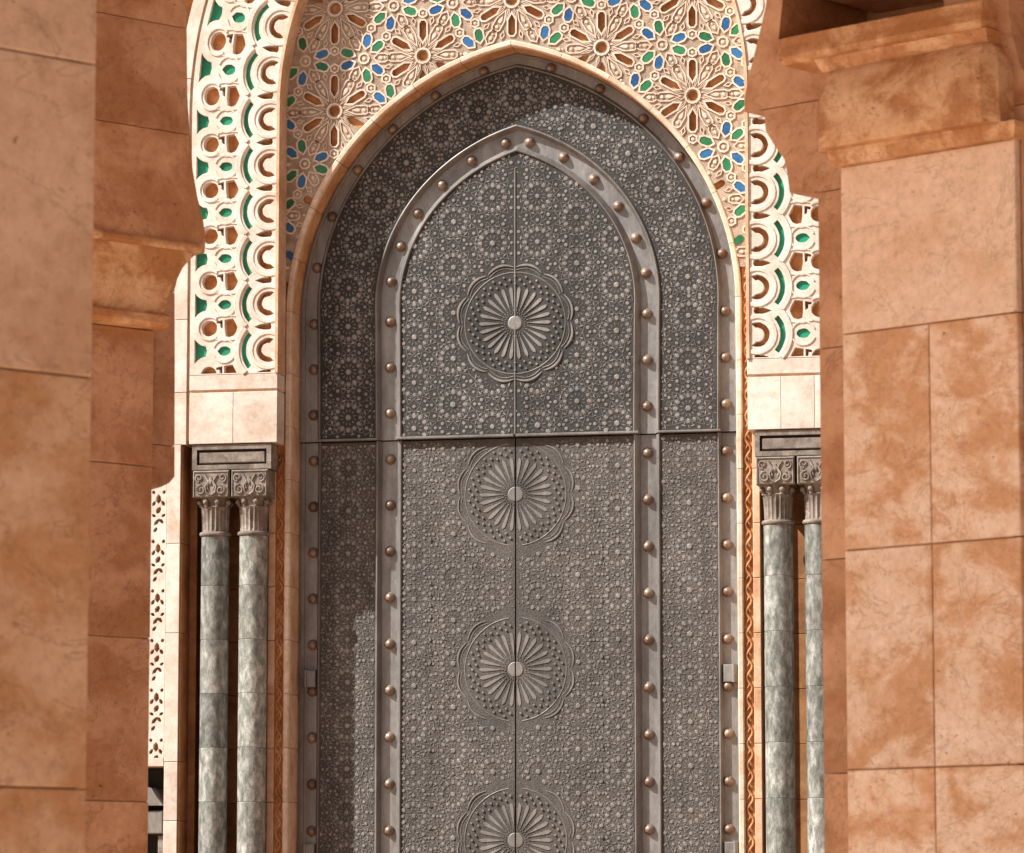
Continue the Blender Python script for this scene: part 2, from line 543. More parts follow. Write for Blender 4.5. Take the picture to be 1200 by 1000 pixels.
def arch_d(x, z):
    x = abs(x)
    if z < ZS:
        raw = W0 - x; q = z
    else:
        a = math.atan2(z - C1[1], x - C1[0])
        if a < AL:
            raw = R1 - math.hypot(x - C1[0], z - C1[1]); q = ZS + R1 * a
        else:
            raw = R2 - math.hypot(x - C2[0], z - C2[1])
            q = ZS + L1 + L2 * (math.atan2(z - C2[1], x - C2[0]) - AL) / (a_apex(0) - AL)
    t = narrow(min(q, LT))
    if raw <= 0: return raw
    return raw + t if raw > 0.2 - t else raw / (1 - 5 * t)
def qs(q0, q1, step=0.12):
    n = max(1, int(math.ceil((min(q1, LT) - q0) / step)))
    ks = [q0 + (min(q1, LT) - q0) * i / n for i in range(n + 1)]
    if q0 < ZS < q1:                                   # few points on the straight part
        ks = [q0] + [k for k in ks if k > ZS - 0.02]
    return ks
def arch_loop(d, z0=0.0, step=0.1):
    ks = qs(z0, LT, step)
    right = [curve(k, d, 1) for k in ks]
    left = [curve(k, d, -1) for k in ks[:-1]]
    return right + left[::-1]

# ------------------------------------------------------------------ ground
g = MB()
g.box(-400, 400, -400, 400, -0.5, 0.0)
go = g.obj('ground', 'paving')
go['kind'] = 'structure'
# unseen slabs added before the portal, dark to cut bounce onto it
pv = MB()
for i in range(-12, 16):
    for j in range(-19, 0):
        pv.box(i * 1.2 + 0.006, i * 1.2 + 1.194, j * 1.2 + 0.006, j * 1.2 + 1.194, 0.0, 0.012)
po = pv.obj('pavement', 'brown_paving')
po['kind'] = 'structure'

# ------------------------------------------------------------------ portal wall
YS, YC = -0.40, -0.73          # spandrel plane, carved plane
XL, XR = -2.70, 2.80           # inner edges of the carved bands
ZSPR = 10.99                   # where the big outer arch springs
RB = 3.84
portal = thing('portal_wall', 'pale stone mosque portal with carved and tiled arch around the grey metal door', 'wall', (0, 0, 0))

PZ = 7.895                     # bottom of the carved bands
def band_map(side):
    x0 = XR if side > 0 else XL
    def f(u, s):
        # u outward from the inner rim, s height along the rim
        if s <= ZSPR:
            return (x0 + side * u, s)
        th = (s - ZSPR) / RB
        cx = x0 - side * RB
        return (cx + side * (RB + u) * math.cos(th), ZSPR + (RB + u) * math.sin(th))
    return f

def arc(cx, cz, r, a0, a1, n):
    return [(cx + r * math.cos(R(a0 + (a1 - a0) * i / n)), cz + r * math.sin(R(a0 + (a1 - a0) * i / n))) for i in range(n + 1)]

P = 0.54
ROWS = range(-1, 9)
TOPS = 12.95
HU = 0.085
def lobe_shapes(zc):
    """cut shapes for one period, centre row at zc: returns (deep holes, tile holes)"""
    deep = []; tiles = []
    # crescent round the small disc (opens towards the rim)
    deep.append(arc(HU, zc, 0.142, -118, 118, 16) + arc(HU, zc, 0.078, 100, -100, 14))
    # green crescent
    tiles.append(('crescent', arc(HU, zc, 0.322, -42, 42, 12) + arc(HU, zc, 0.262, 42, -42, 12)))
    # pointed green drop
    pts = [(0.607 + 0.078 * math.cos(a), zc + 0.055 * math.sin(a)) for a in [R(t) for t in range(-125, 126, 25)]] + [(0.522, zc)]
    pts = [(1.214 - x, z) for x, z in pts][::-1]
    tiles.append(('drop', pts))
    # green trapezoid at the outer side, concave above and below
    up = [(0.965, zc + 0.145), (0.93, zc + 0.105), (0.885, zc + 0.075), (0.83, zc + 0.062), (0.815, zc)]
    tiles.append(('bell', up + [(x, 2 * zc - z) for x, z in up[-2::-1]]))
    # half a period up: fish slit, pentagon and round hole
    zh = zc + P / 2
    fish = [(0.252, zh), (0.20, zh + 0.022), (0.15, zh + 0.036), (0.105, zh + 0.036), (0.085, zh + 0.105), (0.062, zh + 0.05),
            (0.045, zh), (0.062, zh - 0.035), (0.105, zh - 0.036), (0.15, zh - 0.036), (0.20, zh - 0.022)]
    deep.append(fish)
    deep.append([(0.452, zh), (0.475, zh - 0.06), (0.50, zh - 0.095), (0.545, zh - 0.112), (0.595, zh - 0.10), (0.608, zh - 0.02),
                 (0.608, zh + 0.098), (0.51, zh + 0.112), (0.475, zh + 0.05)])
    deep.append([(0.628, zh - 0.01), (0.66, zh + 0.01), (0.665, zh + 0.055), (0.70, zh + 0.05), (0.705, zh + 0.078), (0.66, zh + 0.09), (0.628, zh + 0.095)])
    deep.append(arc(0.79, zh, 0.094, 0, 340, 17))
    return deep, tiles

def subdivide(loop, m=0.08):
    out = []
    for i in range(len(loop)):
        a = loop[i]; b = loop[(i + 1) % len(loop)]
        n = max(1, int(math.hypot(b[0] - a[0], b[1] - a[1]) / m))
        out.extend((a[0] + (b[0] - a[0]) * k / n, a[1] + (b[1] - a[1]) * k / n) for k in range(n))
    return out

def clip_low(poly, zmin):
    out = []
    for i in range(len(poly)):
        a = poly[i]; b = poly[(i + 1) % len(poly)]
        ia = a[1] >= zmin; ib = b[1] >= zmin
        if ia: out.append(a)
        if ia != ib:
            t = (zmin - a[1]) / (b[1] - a[1])
            out.append((a[0] + (b[0] - a[0]) * t, zmin))
    return out

def jig(poly, k=0.004):
    return [(x + random.uniform(-k, k), z + random.uniform(-k, k)) for x, z in poly]

for side in (-1, 1):
    f = band_map(side)
    fl = side < 0
    outer = [subdivide([(0.0, PZ), (1.02, PZ), (1.02, TOPS), (0.0, TOPS)], 0.12)]
    deep = []; tiles = []
    for k in ROWS:
        zc = 8.706 + P * k
        if zc > TOPS - 0.3: continue
        d_, t_ = lobe_shapes(zc)
        deep += [jig(p, 0.003) for p in d_]
        tiles += [(n_, jig(p, 0.002)) for n_, p in t_]
    # the lowest half row
    zh = 8.706 - P - P / 2
    zlo = PZ + 0.012
    for p in lobe_shapes(8.706 - 2 * P)[0][1:]:
        c = clip_low(p, zlo)
        if len(c) > 2: deep.append(c)
    deep = [p for p in deep if len(p) > 2]
    panel = cut_plate('carved_panel', 'carved_stone', portal, outer, deep + [t[1] for t in tiles], YC, YC + 0.115, f, fl)
    # stone floor behind the openings
    cut_plate('recess_backing', 'terracotta', portal, [subdivide([(0.004, PZ + 0.004), (1.016, PZ + 0.004), (1.016, TOPS), (0.004, TOPS)], 0.2)], [], YC + 0.11, YC + 0.20, f, fl)
    for n_, p in tiles:
        q = [f(u, s) for u, s in p]
        if fl: q = q[::-1]
        ar = sum(q[i][0] * q[(i + 1) % len(q)][1] - q[(i + 1) % len(q)][0] * q[i][1] for i in range(len(q)))
        if ar < 0: q = q[::-1]
        mb = MB()
        y0 = {'crescent': 0.045, 'drop': 0.022, 'bell': 0.06}[n_]
        mb.prism(q, YC + y0, YC + y0 + 0.05)
        mb.obj(n_ + '_tile', 'green_glaze', panel)
    # interlaced scallop bands raised on the face
    mb = MB()
    def strap(pts, w, h=0.014):
        n = len(pts)
        L = []; Rr = []
        for i in range(n):
            a = pts[max(0, i - 1)]; b = pts[min(n - 1, i + 1)]
            t = (b[0] - a[0], b[1] - a[1]); m_ = math.hypot(*t) or 1
            nx, nz = -t[1] / m_, t[0] / m_
            L.append((pts[i][0] + nx * w / 2, pts[i][1] + nz * w / 2))
            Rr.append((pts[i][0] - nx * w / 2, pts[i][1] - nz * w / 2))
        vs = []
        for (a, b) in zip(L, Rr):
            A = f(*a); B = f(*b)
            A2 = f(a[0] * .85 + b[0] * .15, a[1] * .85 + b[1] * .15); B2 = f(b[0] * .85 + a[0] * .15, b[1] * .85 + a[1] * .15)
            vs += [(A[0], YC, A[1]), (A2[0], YC - h, A2[1]), (B2[0], YC - h, B2[1]), (B[0], YC, B[1])]
        fs = []
        for i in range(n - 1):
            for k in range(3):
                q4 = (i * 4 + k, i * 4 + k + 1, i * 4 + 4 + k + 1, i * 4 + 4 + k)
                fs.append(q4 if side < 0 else q4[::-1])
        mb.add(vs, fs)
    for k in ROWS:
        zc = 8.706 + P * k
        if zc > TOPS - 0.4 or zc < PZ + 0.2: continue
        strap(arc(HU, zc, 0.375, -44, 44, 14), 0.075)
        strap(arc(HU, zc, 0.205, -125, 125, 16), 0.055, 0.010)
        # circle round the drop, its two stems
        strap(arc(0.607, zc, 0.135, 20, 340, 18), 0.020, 0.010)
        # ring round the round hole and links
        if zc + P / 2 < TOPS - 0.2:
            strap(arc(0.79, zc + P / 2, 0.135, -130, 130, 14), 0.028, 0.012)
            strap([(0.47, zc + P / 2 + 0.135), (0.60, zc + P / 2 + 0.150), (0.72, zc + P / 2 + 0.125)], 0.018, 0.009)
            strap([(0.47, zc + P / 2 - 0.135), (0.60, zc + P / 2 - 0.150), (0.72, zc + P / 2 - 0.125)], 0.018, 0.009)
    mb.obj('raised_strap', 'carved_stone', panel, kind='stuff')
    # inner rim fillet, seen edge-on from the door side
    cut_plate('panel_rim', 'jamb_stone', portal, [subdivide([(-0.035, PZ), (-0.001, PZ), (-0.001, TOPS), (-0.035, TOPS)], 0.15)], [], YC - 0.02, YS + 0.05, f, fl)
    # outer groove line and fillet
    cut_plate('panel_border', 'jamb_stone', portal, [subdivide([(1.023, 7.14), (1.055, 7.14), (1.055, TOPS), (1.023, TOPS)], 0.2)], [], YC + 0.05, YC + 0.2, f, fl)
    # plain wall beyond the groove, in courses
    zc_ = 7.09
    edges = [2.15, 4.32, 7.09, 7.70, 8.55, 9.5, 10.4, 11.3, 12.2, 12.95] if side < 0 else [7.09, 7.70, 9.0, 10.4, 11.7, 12.95]
    for a, b in zip(edges[:-1], edges[1:]):
        lo = [(1.058, max(a, 7.09) + 0.004), (1.20, max(a, 7.09) + 0.004), (1.20, b - 0.004), (1.058, b - 0.004)]
        if b <= 7.1: continue
        cut_plate('wall_stone', 'white_stone', portal, [subdivide(lo, 0.2)], [], YC, YC + 0.4, f, fl)

def wall_block(name, mat, x0, x1, y0, y1, z0, z1, b=0.006, parent=portal, **kw):
    mb = MB(); mb.box(min(x0, x1), max(x0, x1), y0, y1, z0, z1, b)
    return mb.obj(name, mat, parent, **kw)

# courses under the carved bands, the blocks over the columns, lintels
for side in (-1, 1):
    xi = XL if side < 0 else XR
    xo = xi + side * 1.02
    wall_block('band_stone', 'white_stone', xi - side * 0.03, xo, YC, YC + 0.4, 7.715, 7.890)
    wall_block('groove_stone', 'jamb_stone', xi - side * 0.02, xo, YC + 0.025, YC + 0.4, 7.688, 7.715, 0)
    # the plain white block: three upright slabs
    xs_ = [xi - side * 0.03 + (xo - xi + side * 0.03) * t for t in ((0, 0.36, 0.72, 1) if side > 0 else (0, 0.5, 1))]
    for a, b in zip(xs_[:-1], xs_[1:]):
        wall_block('white_slab', 'white_stone', a + side * 0.002, b - side * 0.002, YC, YC + 0.4, 7.094, 7.686, 0.004)
    # lintel with a sunk frame
    lx0, lx1 = sorted((xi - side * (-0.045), xi + side * 0.985))
    lz0, lz1 = 6.795, 7.082
    lin = cut_plate('lintel', 'grey_stone', portal, [[(lx0, lz0), (lx1, lz0), (lx1, lz1), (lx0, lz1)]],
                    [[(lx0 + 0.055, lz0 + 0.055), (lx1 - 0.055, lz0 + 0.055), (lx1 - 0.055, lz1 - 0.055), (lx0 + 0.055, lz1 - 0.055)]], YC + 0.02, YC + 0.55)
    mb = MB(); mb.box(lx0 + 0.08, lx1 - 0.08, YC + 0.035, YC + 0.3, lz0 + 0.078, lz1 - 0.085, 0.008)
    mb.obj('lintel_panel', 'grey_stone', lin)
    wall_block('lintel_groove', 'seam', lx0 + 0.01, lx1 - 0.01, YC + 0.075, YC + 0.5, lz0 + 0.02, lz1 - 0.02, 0)

# fill wall behind everything
mb = MB()
mb.box(-9, 9.5, 0.14, 1.2, 0, 16)
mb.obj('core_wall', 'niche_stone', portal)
wall_block('upper_wall', 'white_stone', -9, 9.5, -0.2, 0.139, 12.96, 16, 0)
wall_block('wall_backing', 'terracotta', -4.4, -2.75, -0.52, 0.138, 7.10, 12.95, 0)
wall_block('wall_backing', 'terracotta', 2.85, 4.4, -0.52, 0.138, 7.10, 12.95, 0)
wall_block('plain_wall', 'white_stone', 3.99, 9, YC + 0.01, 0.138, 0.0, 12.95, 0)
wall_block('plain_wall', 'white_stone', -9, -4.52, YC + 0.01, 0.138, 0.0, 12.95, 0)
wall_block('plain_wall', 'white_stone', -4.515, -3.905, YC + 0.02, 0.138, 6.80, 12.95, 0)

# ---- spandrel with stars
zmax = 12.95
SP = 1.217
stars = []
for i in range(-4, 5):
    for j in range(-6, 3):
        x = 0.01 + i * SP * math.sqrt(3) / 2
        z = 12.213 + j * SP + (SP / 2 if i % 2 else 0)
        stars.append((x, z))
def rot(pts, cx, cz, ang):
    c, s_ = math.cos(ang), math.sin(ang)
    return [(cx + x * c - z * s_, cz + x * s_ + z * c) for x, z in pts]
def offset(poly, w):
    n = len(poly); out = []
    for i in range(n):
        p0 = poly[i - 1]; p1 = poly[i]; p2 = poly[(i + 1) % n]
        def nr(a, b):
            d = (b[0] - a[0], b[1] - a[1]); m_ = math.hypot(*d) or 1
            return (d[1] / m_, -d[0] / m_)
        n1 = nr(p0, p1); n2 = nr(p1, p2)
        bx, bz = n1[0] + n2[0], n1[1] + n2[1]
        k = (bx * bx + bz * bz) or 1
        sc = min(2 * w / k, 2.2 * w / math.sqrt(k))
        out.append((p1[0] + bx * sc, p1[1] + bz * sc))
    return out
def petal(r0, r1, w, tip=0.07, blunt=0.03):
    return [(r0, 0), (r0 + tip, -w / 2), (r1 - blunt, -w / 2), (r1, -w / 4), (r1, w / 4), (r1 - blunt, w / 2), (r0 + tip, w / 2)]
def ngon(n, r, ph=0):
    return [(r * math.cos(ph + 2 * math.pi * k / n), r * math.sin(ph + 2 * math.pi * k / n)) for k in range(n)]
ZJ = 9.0        # the star pattern runs down to here beside the arch; the rope moulding goes on below
def band_edge(side, s):
    return band_map(side)(0.0, s)
def ok(poly, m_in=0.02, m_out=0.0):
    for x, z in poly:
        if z < ZJ or z > zmax: return False
        if arch_d(x, z) > -m_in: return False
        if z < ZSPR:
            if x < XL - m_out or x > XR + m_out: return False
        else:
            for sd_ in (-1, 1):
                cx = (XR if sd_ > 0 else XL) - sd_ * RB
                if math.hypot(x - cx, z - ZSPR) > RB + m_out and sd_ * (x - cx) > 0: return False
    return True
deep = []; rims = []; til = []; inner_relief = []
for (cx, cz) in stars:
    if not (-3.6 < cx < 3.6 and 8.0 < cz < 13.8): continue
    deep.append(rot(ngon(8, 0.062, R(22.5)), cx, cz, 0))
    rims.append((rot(ngon(12, 0.075), cx, cz, 0), 0.022))
    for k in range(6):
        a = R(90 + 60 * k)
        p = rot(petal(0.165, 0.415, 0.082), cx, cz, a)
        deep.append(p); rims.append((p, 0.018))
        a2 = R(60 * k)
        p = rot(petal(0.15, 0.405, 0.088, 0.11), cx, cz, a2)
        rims.append((p, 0.013))
        inner_relief.append(rot(petal(0.20, 0.31, 0.046, 0.06, 0.02), cx, cz, a2))
        inner_relief.append(rot([(x + 0.355, z) for x, z in ngon(8, 0.024)], cx, cz, a2))
        # little hexagon at the end of each open petal
        p = rot([(x + 0.505, z) for x, z in ngon(6, 0.042)], cx, cz, a)
        rims.append((p, 0.018)); inner_relief.append(rot([(x + 0.505, z) for x, z in ngon(8, 0.022)], cx, cz, a))
    for k in range(12):
        a = R(15 + 30 * k)
        rims.append((rot([(0.385, 0), (0.425, -0.018), (0.462, 0), (0.425, 0.018)], cx, cz, a), 0.009))
        rims.append((rot([(0.115, 0), (0.16, -0.008), (0.235, 0), (0.16, 0.008)], cx, cz, a), 0.008))
    for mir in (0, 1):
        sx = cx + (SP / math.sqrt(3)) * (1 if mir else -1)
        if mir == 0:
            sx = cx - SP / math.sqrt(3); base = 0.0      # cream petal points right, to this star
        else:
            sx = cx + SP / math.sqrt(3); base = math.pi
        sz = cz
        rims.append((rot(ngon(9, 0.050), sx, sz, 0), 0.020))
        inner_relief.append(rot(ngon(8, 0.026), sx, sz, 0))
        for k in range(9):
            a = base - R(40 * k)
            p = rot(petal(0.125, 0.285, 0.090, 0.045, 0.035), sx, sz, a)
            kind = ('cream', 'blue', 'green')[k % 3]
            if kind == 'cream':
                rims.append((p, 0.014))
                inner_relief.append(rot(petal(0.16, 0.225, 0.044, 0.03, 0.015), sx, sz, a))
                inner_relief.append(rot([(x + 0.25, z) for x, z in ngon(6, 0.018)], sx, sz, a))
            else:
                rims.append((p, 0.020)); til.append((kind, p))
seen = set(); spandrel_tiles = []
outline_r = [band_edge(1, 9.0 - 1.3 + 0.15 * k) for k in range(0, 36)]
loop = [(XL - 0.01, 7.0), (-W0 - 0.235, 7.0)]
# outer region: between the bands, minus the opening
right_side = [(XR + 0.01, ZJ)] + [band_map(1)(0.01, s) for s in np.arange(ZSPR, zmax, 0.15)]
left_side = [(XL - 0.01, ZJ)] + [band_map(-1)(0.01, s) for s in np.arange(ZSPR, zmax, 0.15)]
outer = right_side + left_side[::-1]
opening = arch_loop(-0.05, ZJ - 0.5)
sp = cut_plate('spandrel_panel', 'field_stone', portal, [outer], [opening] + [p for p in deep], YS, YS + 0.05)
sb = cut_plate('spandrel_backing', 'terracotta', portal, [outer], [opening], YS + 0.046, YS + 0.2)
mb = MB(); done = set()
for p, w in rims:
    key = (round(sum(x for x, _ in p) / len(p), 2), round(sum(z for _, z in p) / len(p), 2), len(p))
    if key in done: continue
    done.add(key)
    o_ = offset(p, w)
    if ok(o_, 0.03, 0.03):
        mb.ring(p, o_, YS - 0.013, YS + 0.002, YS + 0.03)
mb.obj('star_strapwork', 'rim_stone', sp, kind='stuff')
mb = MB(); done = set()
for p in inner_relief:
    key = (round(sum(x for x, _ in p) / len(p), 2), round(sum(z for _, z in p) / len(p), 2), len(p))
    if key in done: continue
    done.add(key)
    if ok(p, 0.03, 0.02):
        mb.prism(p, YS - 0.014, YS + 0.002, 0.008)
mb.obj('star_relief', 'rim_stone', sp, kind='stuff')
done = set()
for kind, p in til:
    key = (round(sum(x for x, _ in p) / len(p), 2), round(sum(z for _, z in p) / len(p), 2))
    if key in done: continue
    done.add(key)
    if ok(p, 0.01, 0.06):
        m2 = MB(); m2.prism(p, YS - 0.008, YS + 0.02, 0.006)
        m2.obj('blue_tile' if kind == 'blue' else 'green_tile', 'blue_glaze' if kind == 'blue' else 'leaf_glaze', sp)

# ---- arch stones (voussoirs) and jamb stones round the opening
def sweep_stone(name, mat, q0, q1, side, prof, parent):
    ks = [q for q in qs(q0, q1, 0.14)]
    if q1 <= ZS: ks = [q0, q1]
    vs = []; n = len(prof)
    for q in ks:
        for d, y in prof:
            x, z = curve(q, d, side)
            vs.append((x, y, z))
    fs = []
    for i in range(len(ks) - 1):
        for k in range(n):
            j = (k + 1) % n
            fs.append((i * n + k, i * n + j, (i + 1) * n + j, (i + 1) * n + k))
    fs.append(tuple(range(n - 1, -1, -1))); fs.append(tuple(range((len(ks) - 1) * n, len(ks) * n)))
    if side < 0: fs = [f_[::-1] for f_ in fs]
    return link(name, vs, fs, mat, parent)
prof = [(0.0, YS + 0.06), (0.0, YS - 0.008), (-0.014, YS - 0.022), (-0.054, YS - 0.022), (-0.068, YS - 0.006), (-0.068, YS + 0.06)]
prof_b = [(0.0, 0.02), (0.0, YS + 0.075), (-0.008, YS + 0.063), (-0.09, YS + 0.063), (-0.09, 0.02)]
COURSE = 0.617
zj = [5.462 + COURSE * k for k in range(-9, 6)]
zj = [0.0] + [z for z in zj if z > 0.2]
zj = [z for z in zj if z < ZS - 0.1] + [ZS + 0.05]
cuts = zj + [ZS + 0.05 + (LT - ZS - 0.05) * k / 7 for k in range(1, 8)]
for side in (-1, 1):
    for a, b in zip(cuts[:-1], cuts[1:]):
        sweep_stone('arch_stone' if a > ZS - 0.2 else 'jamb_stone', 'fascia_stone', a + 0.003, b - 0.003, side, prof, portal)
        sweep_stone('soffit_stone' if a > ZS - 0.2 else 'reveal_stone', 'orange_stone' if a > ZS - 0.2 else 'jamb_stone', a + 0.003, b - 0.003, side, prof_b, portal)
    # plain outer strip and rope strip beside the jamb
    for a, b in zip(zj[:-1], zj[1:]):
        top = min(b, ZJ)
        wall_block('jamb_slab', 'jamb_stone', side * 2.772, side * 2.855, YS + 0.0, 0.02, a + 0.003, top - 0.003, 0.006)
        wall_block('jamb_back', 'rope_stone', side * 2.664, side * 2.771, YS + 0.035, 0.02, a, top, 0)
    wall_block('jamb_slab', 'jamb_stone', side * 2.772, side * 2.855, YS, 0.02, zj[-1], ZJ, 0.006)
    wall_block('jamb_back', 'rope_stone', side * 2.664, side * 2.771, YS + 0.035, 0.02, zj[-1], ZJ, 0)
    # rope carving
    mb = MB()
    z = 1.6
    xc = side * 2.718
    pts = []
    k = 0
    while z < ZJ - 0.05:
        ph = z * 2 * math.pi / 0.245
        pts.append((xc + 0.030 * math.sin(ph), YS + 0.018, z))
        z += 0.245 / 8
    mb.tube(pts, 0.015, 5)
    z = 1.6; k = 0
    while z < ZJ - 0.1:
        sgn = 1 if k % 2 else -1
        zz = z + 0.06
        leaf = [(xc - sgn * 0.038, YS + 0.03, zz - 0.035), (xc - sgn * 0.018, YS + 0.016, zz), (xc + sgn * 0.002, YS + 0.01, zz + 0.03), (xc - sgn * 0.03, YS + 0.028, zz + 0.05)]
        mb.tube(leaf, 0.012, 4, rs=[0.006, 0.014, 0.012, 0.004])
        z += 0.1225; k += 1
    mb.obj('rope_moulding', 'rope_stone', portal, kind='stuff')

# ---- column niches
for side in (-1, 1):
    x_in = side * 2.855
    x_out = side * (3.80 if side < 0 else 3.90)
    zs_ = [0.0] + [z for z in zj if 0.2 < z < 7.0] + [7.09]
    for a, b in zip(zs_[:-1], zs_[1:]):
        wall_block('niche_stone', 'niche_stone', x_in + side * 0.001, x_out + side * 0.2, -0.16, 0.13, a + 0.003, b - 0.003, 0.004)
# left pilaster beside the niche (white face, its inner jamb in stone)
for a, b in ((0.0, 2.78), (2.78, 3.45), (3.45, 4.92), (4.92, 5.95), (5.95, 7.09)):
    wall_block('pilaster_stone', 'white_stone', -3.975, -3.815, YC, 0.1, a + 0.003, b - 0.003, 0.005)
    wall_block('pilaster_jamb', 'niche_stone', -3.813, -3.79, YC + 0.02, -0.165, a + 0.003, b - 0.003, 0.004)
wall_block('niche_pilaster', 'niche_stone', -3.789, -3.70, -0.42, -0.165, 0, 7.05, 0.004)
wall_block('pilaster_stone', 'white_stone', 3.80, 3.985, YC, 0.1, 0, 7.09, 0.005)

# far left: floral carved strip above a dark opening
zt = 6.70
hol = []
xc = -4.085
def leafhole(cx, cz, l, w, a):
    l *= 1.08; w *= 1.5
    return rot([(-l, 0), (-l * .3, -w), (l * .5, -w * .8), (l, 0), (l * .5, w * .8), (-l * .3, w)], cx, cz, a)
z = 3.62; k = 0
while z < 6.5:
    if k % 2 == 0:
        hol += [leafhole(xc, z, 0.055, 0.022, R(90)), leafhole(xc - 0.055, z - 0.05, 0.035, 0.014, R(60)), leafhole(xc + 0.055, z - 0.05, 0.035, 0.014, R(120)),
                leafhole(xc, z - 0.13, 0.045, 0.020, R(60)), leafhole(xc - 0.06, z + 0.08, 0.024, 0.014, R(110)), leafhole(xc + 0.065, z + 0.08, 0.024, 0.014, R(60)),
                leafhole(xc - 0.055, z - 0.19, 0.028, 0.012, R(-30)), leafhole(xc + 0.06, z - 0.19, 0.028, 0.012, R(30))]
    else:
        hol += [leafhole(xc - 0.02, z + 0.02, 0.05, 0.015, R(50)), leafhole(xc + 0.035, z + 0.03, 0.035, 0.014, R(-50)), leafhole(xc - 0.035, z - 0.07, 0.035, 0.014, R(50))]
    z += 0.285; k += 1
fp = cut_plate('floral_panel', 'carved_stone', portal, [[(-4.20, 3.50), (-3.99, 3.50), (-3.99, 6.78), (-4.08, 6.76), (-4.15, 6.68), (-4.19, 6.55), (-4.20, 6.35)]], hol, YC + 0.03, YC + 0.12)
wall_block('floral_backing', 'terracotta', -4.52, -3.985, YC + 0.11, 0.1, 3.46, 6.79, 0)
wall_block('floral_border', 'white_stone', -4.51, -4.203, YC + 0.02, YC + 0.2, 3.5, 6.79, 0.004)
wall_block('opening_lintel', 'white_stone', -4.51, -3.98, YC + 0.0, 0.1, 3.40, 3.495, 0.005)
wall_block('opening_back', 'dark_metal', -4.9, -3.98, -0.15, 0.1, 0, 3.39, 0)
cn = MB()
cn.prism([(-4.51, 2.96), (-4.02, 2.96), (-4.09, 3.05), (-4.16, 3.16), (-4.51, 3.22)], YC + 0.12, -0.16)
cn.obj('canopy', 'grey_metal', portal)
wall_block('fitting', 'grey_metal', -4.51, -4.04, YC + 0.16, -0.16, 2.64, 2.90, 0.01)
wall_block('post', 'grey_stone', -4.10, -4.0, YC + 0.2, -0.16, 0, 2.62, 0.01)

# ------------------------------------------------------------------ columns
CX = {'l2': -3.455, 'l1': -2.998, 'r1': 3.075, 'r2': 3.535}
CY = -0.515
def make_column(label, x, src=None):
    t = thing('column', label, 'column', (x, CY, 0), 0, 'grey green marble columns beside the door')
    if src is not None:
        t['group'] = src['group']
        for ch in list(src.children):
            c = ch.copy(); COL.objects.link(c); c.parent = t
            for g2 in list(ch.children):
                d = g2.copy(); COL.objects.link(d); d.parent = c
        return t
    # carved block
    bl = MB(); bl.box(-0.216, 0.216, -0.205, 0.21, 6.475, 6.785, 0.012)
    b_ = bl.obj('abacus_block', 'grey_stone', t)
    sc = MB()
    yb = -0.205
    def spiral(cx, cz, r, s, turns=1.4, a0=0.0, flip=1):
        pts = []
        n = 16
        for i in range(n + 1):
            tt = i / n
            a = a0 + flip * tt * turns * 2 * math.pi
            rr = r * (1 - 0.8 * tt)
            pts.append((cx + rr * math.cos(a), yb - 0.004, cz + rr * math.sin(a)))
        sc.tube(pts, s, 5)
    for sg in (-1, 1):
        spiral(sg * 0.115, 6.56, 0.06, 0.013, 1.4, R(90), -sg)
        spiral(sg * 0.14, 6.70, 0.05, 0.012, 1.3, R(-90), sg)
        sc.tube([(0, yb - 0.004, 6.50), (sg * 0.05, yb - 0.008, 6.53), (sg * 0.065, yb - 0.01, 6.60), (sg * 0.03, yb - 0.004, 6.66), (sg * 0.075, yb - 0.004, 6.735)], 0.013, 5)
        sc.tube([(sg * 0.03, yb - 0.004, 6.57), (sg * 0.045, yb - 0.006, 6.61), (0, yb - 0.004, 6.70)], 0.012, 5)
        sc.tube([(sg * 0.2, yb - 0.002, 6.50), (sg * 0.2, yb - 0.002, 6.765)], 0.008, 4)
    sc.ball((0, yb - 0.002, 6.65), 0.03, 0.8, 0.6, 1.3, 5)
    sc.tube([(-0.2, yb - 0.002, 6.767), (0.2, yb - 0.002, 6.767)], 0.008, 4)
    sc.obj('scroll_relief', 'grey_stone', b_, smooth=True)
    # fluted bell
    cp = MB()
    prof_ = [(0.152, 6.085), (0.156, 6.12), (0.161, 6.25), (0.169, 6.34), (0.168, 6.37), (0.148, 6.385), (0.150, 6.42), (0.168, 6.46), (0.172, 6.475)]
    cp.lathe(prof_, 0, 0, 80, lambda a, z: 1 - (0.10 * abs(math.sin(10 * a)) ** 0.6 if 6.10 < z < 6.36 else 0))
    c_ = cp.obj('capital', 'grey_stone', t, smooth=True)
    vo = MB()
    for k in range(8):
        a = 2 * math.pi * (k + 0.5) / 8
        vo.ball((0.182 * math.cos(a), 0.182 * math.sin(a), 6.425), 0.034, 1, 1, 1, 5)
        vo.tube([(0.165 * math.cos(a), 0.165 * math.sin(a), 6.37), (0.17 * math.cos(a), 0.17 * math.sin(a), 6.42)], 0.022, 6)
    vo.obj('volutes', 'grey_stone', c_, smooth=True, kind='stuff')
    nk = MB()
    nk.lathe([(0.150, 6.035), (0.176, 6.04), (0.186, 6.055), (0.186, 6.068), (0.176, 6.083), (0.15, 6.086)], 0, 0, 36)
    nk.obj('necking', 'grey_stone', t, smooth=True)
    js = [0.35] + [z for z in zj if 0.5 < z < 6.0] + [6.036]
    for a, b in zip(js[:-1], js[1:]):
        d = MB()
        d.lathe([(0.158, a), (0.1635, a + 0.006), (0.1635, b - 0.006), (0.158, b)], 0, 0, 36)
        d.obj('shaft_drum', 'green_marble', t, smooth=True)
    bs = MB(); bs.box(-0.21, 0.21, -0.21, 0.21, 0, 0.2); bs.lathe([(0.21, 0.2), (0.215, 0.25), (0.18, 0.30), (0.175, 0.35)], 0, 0, 32)
    bs.obj('base', 'grey_stone', t)
    return t
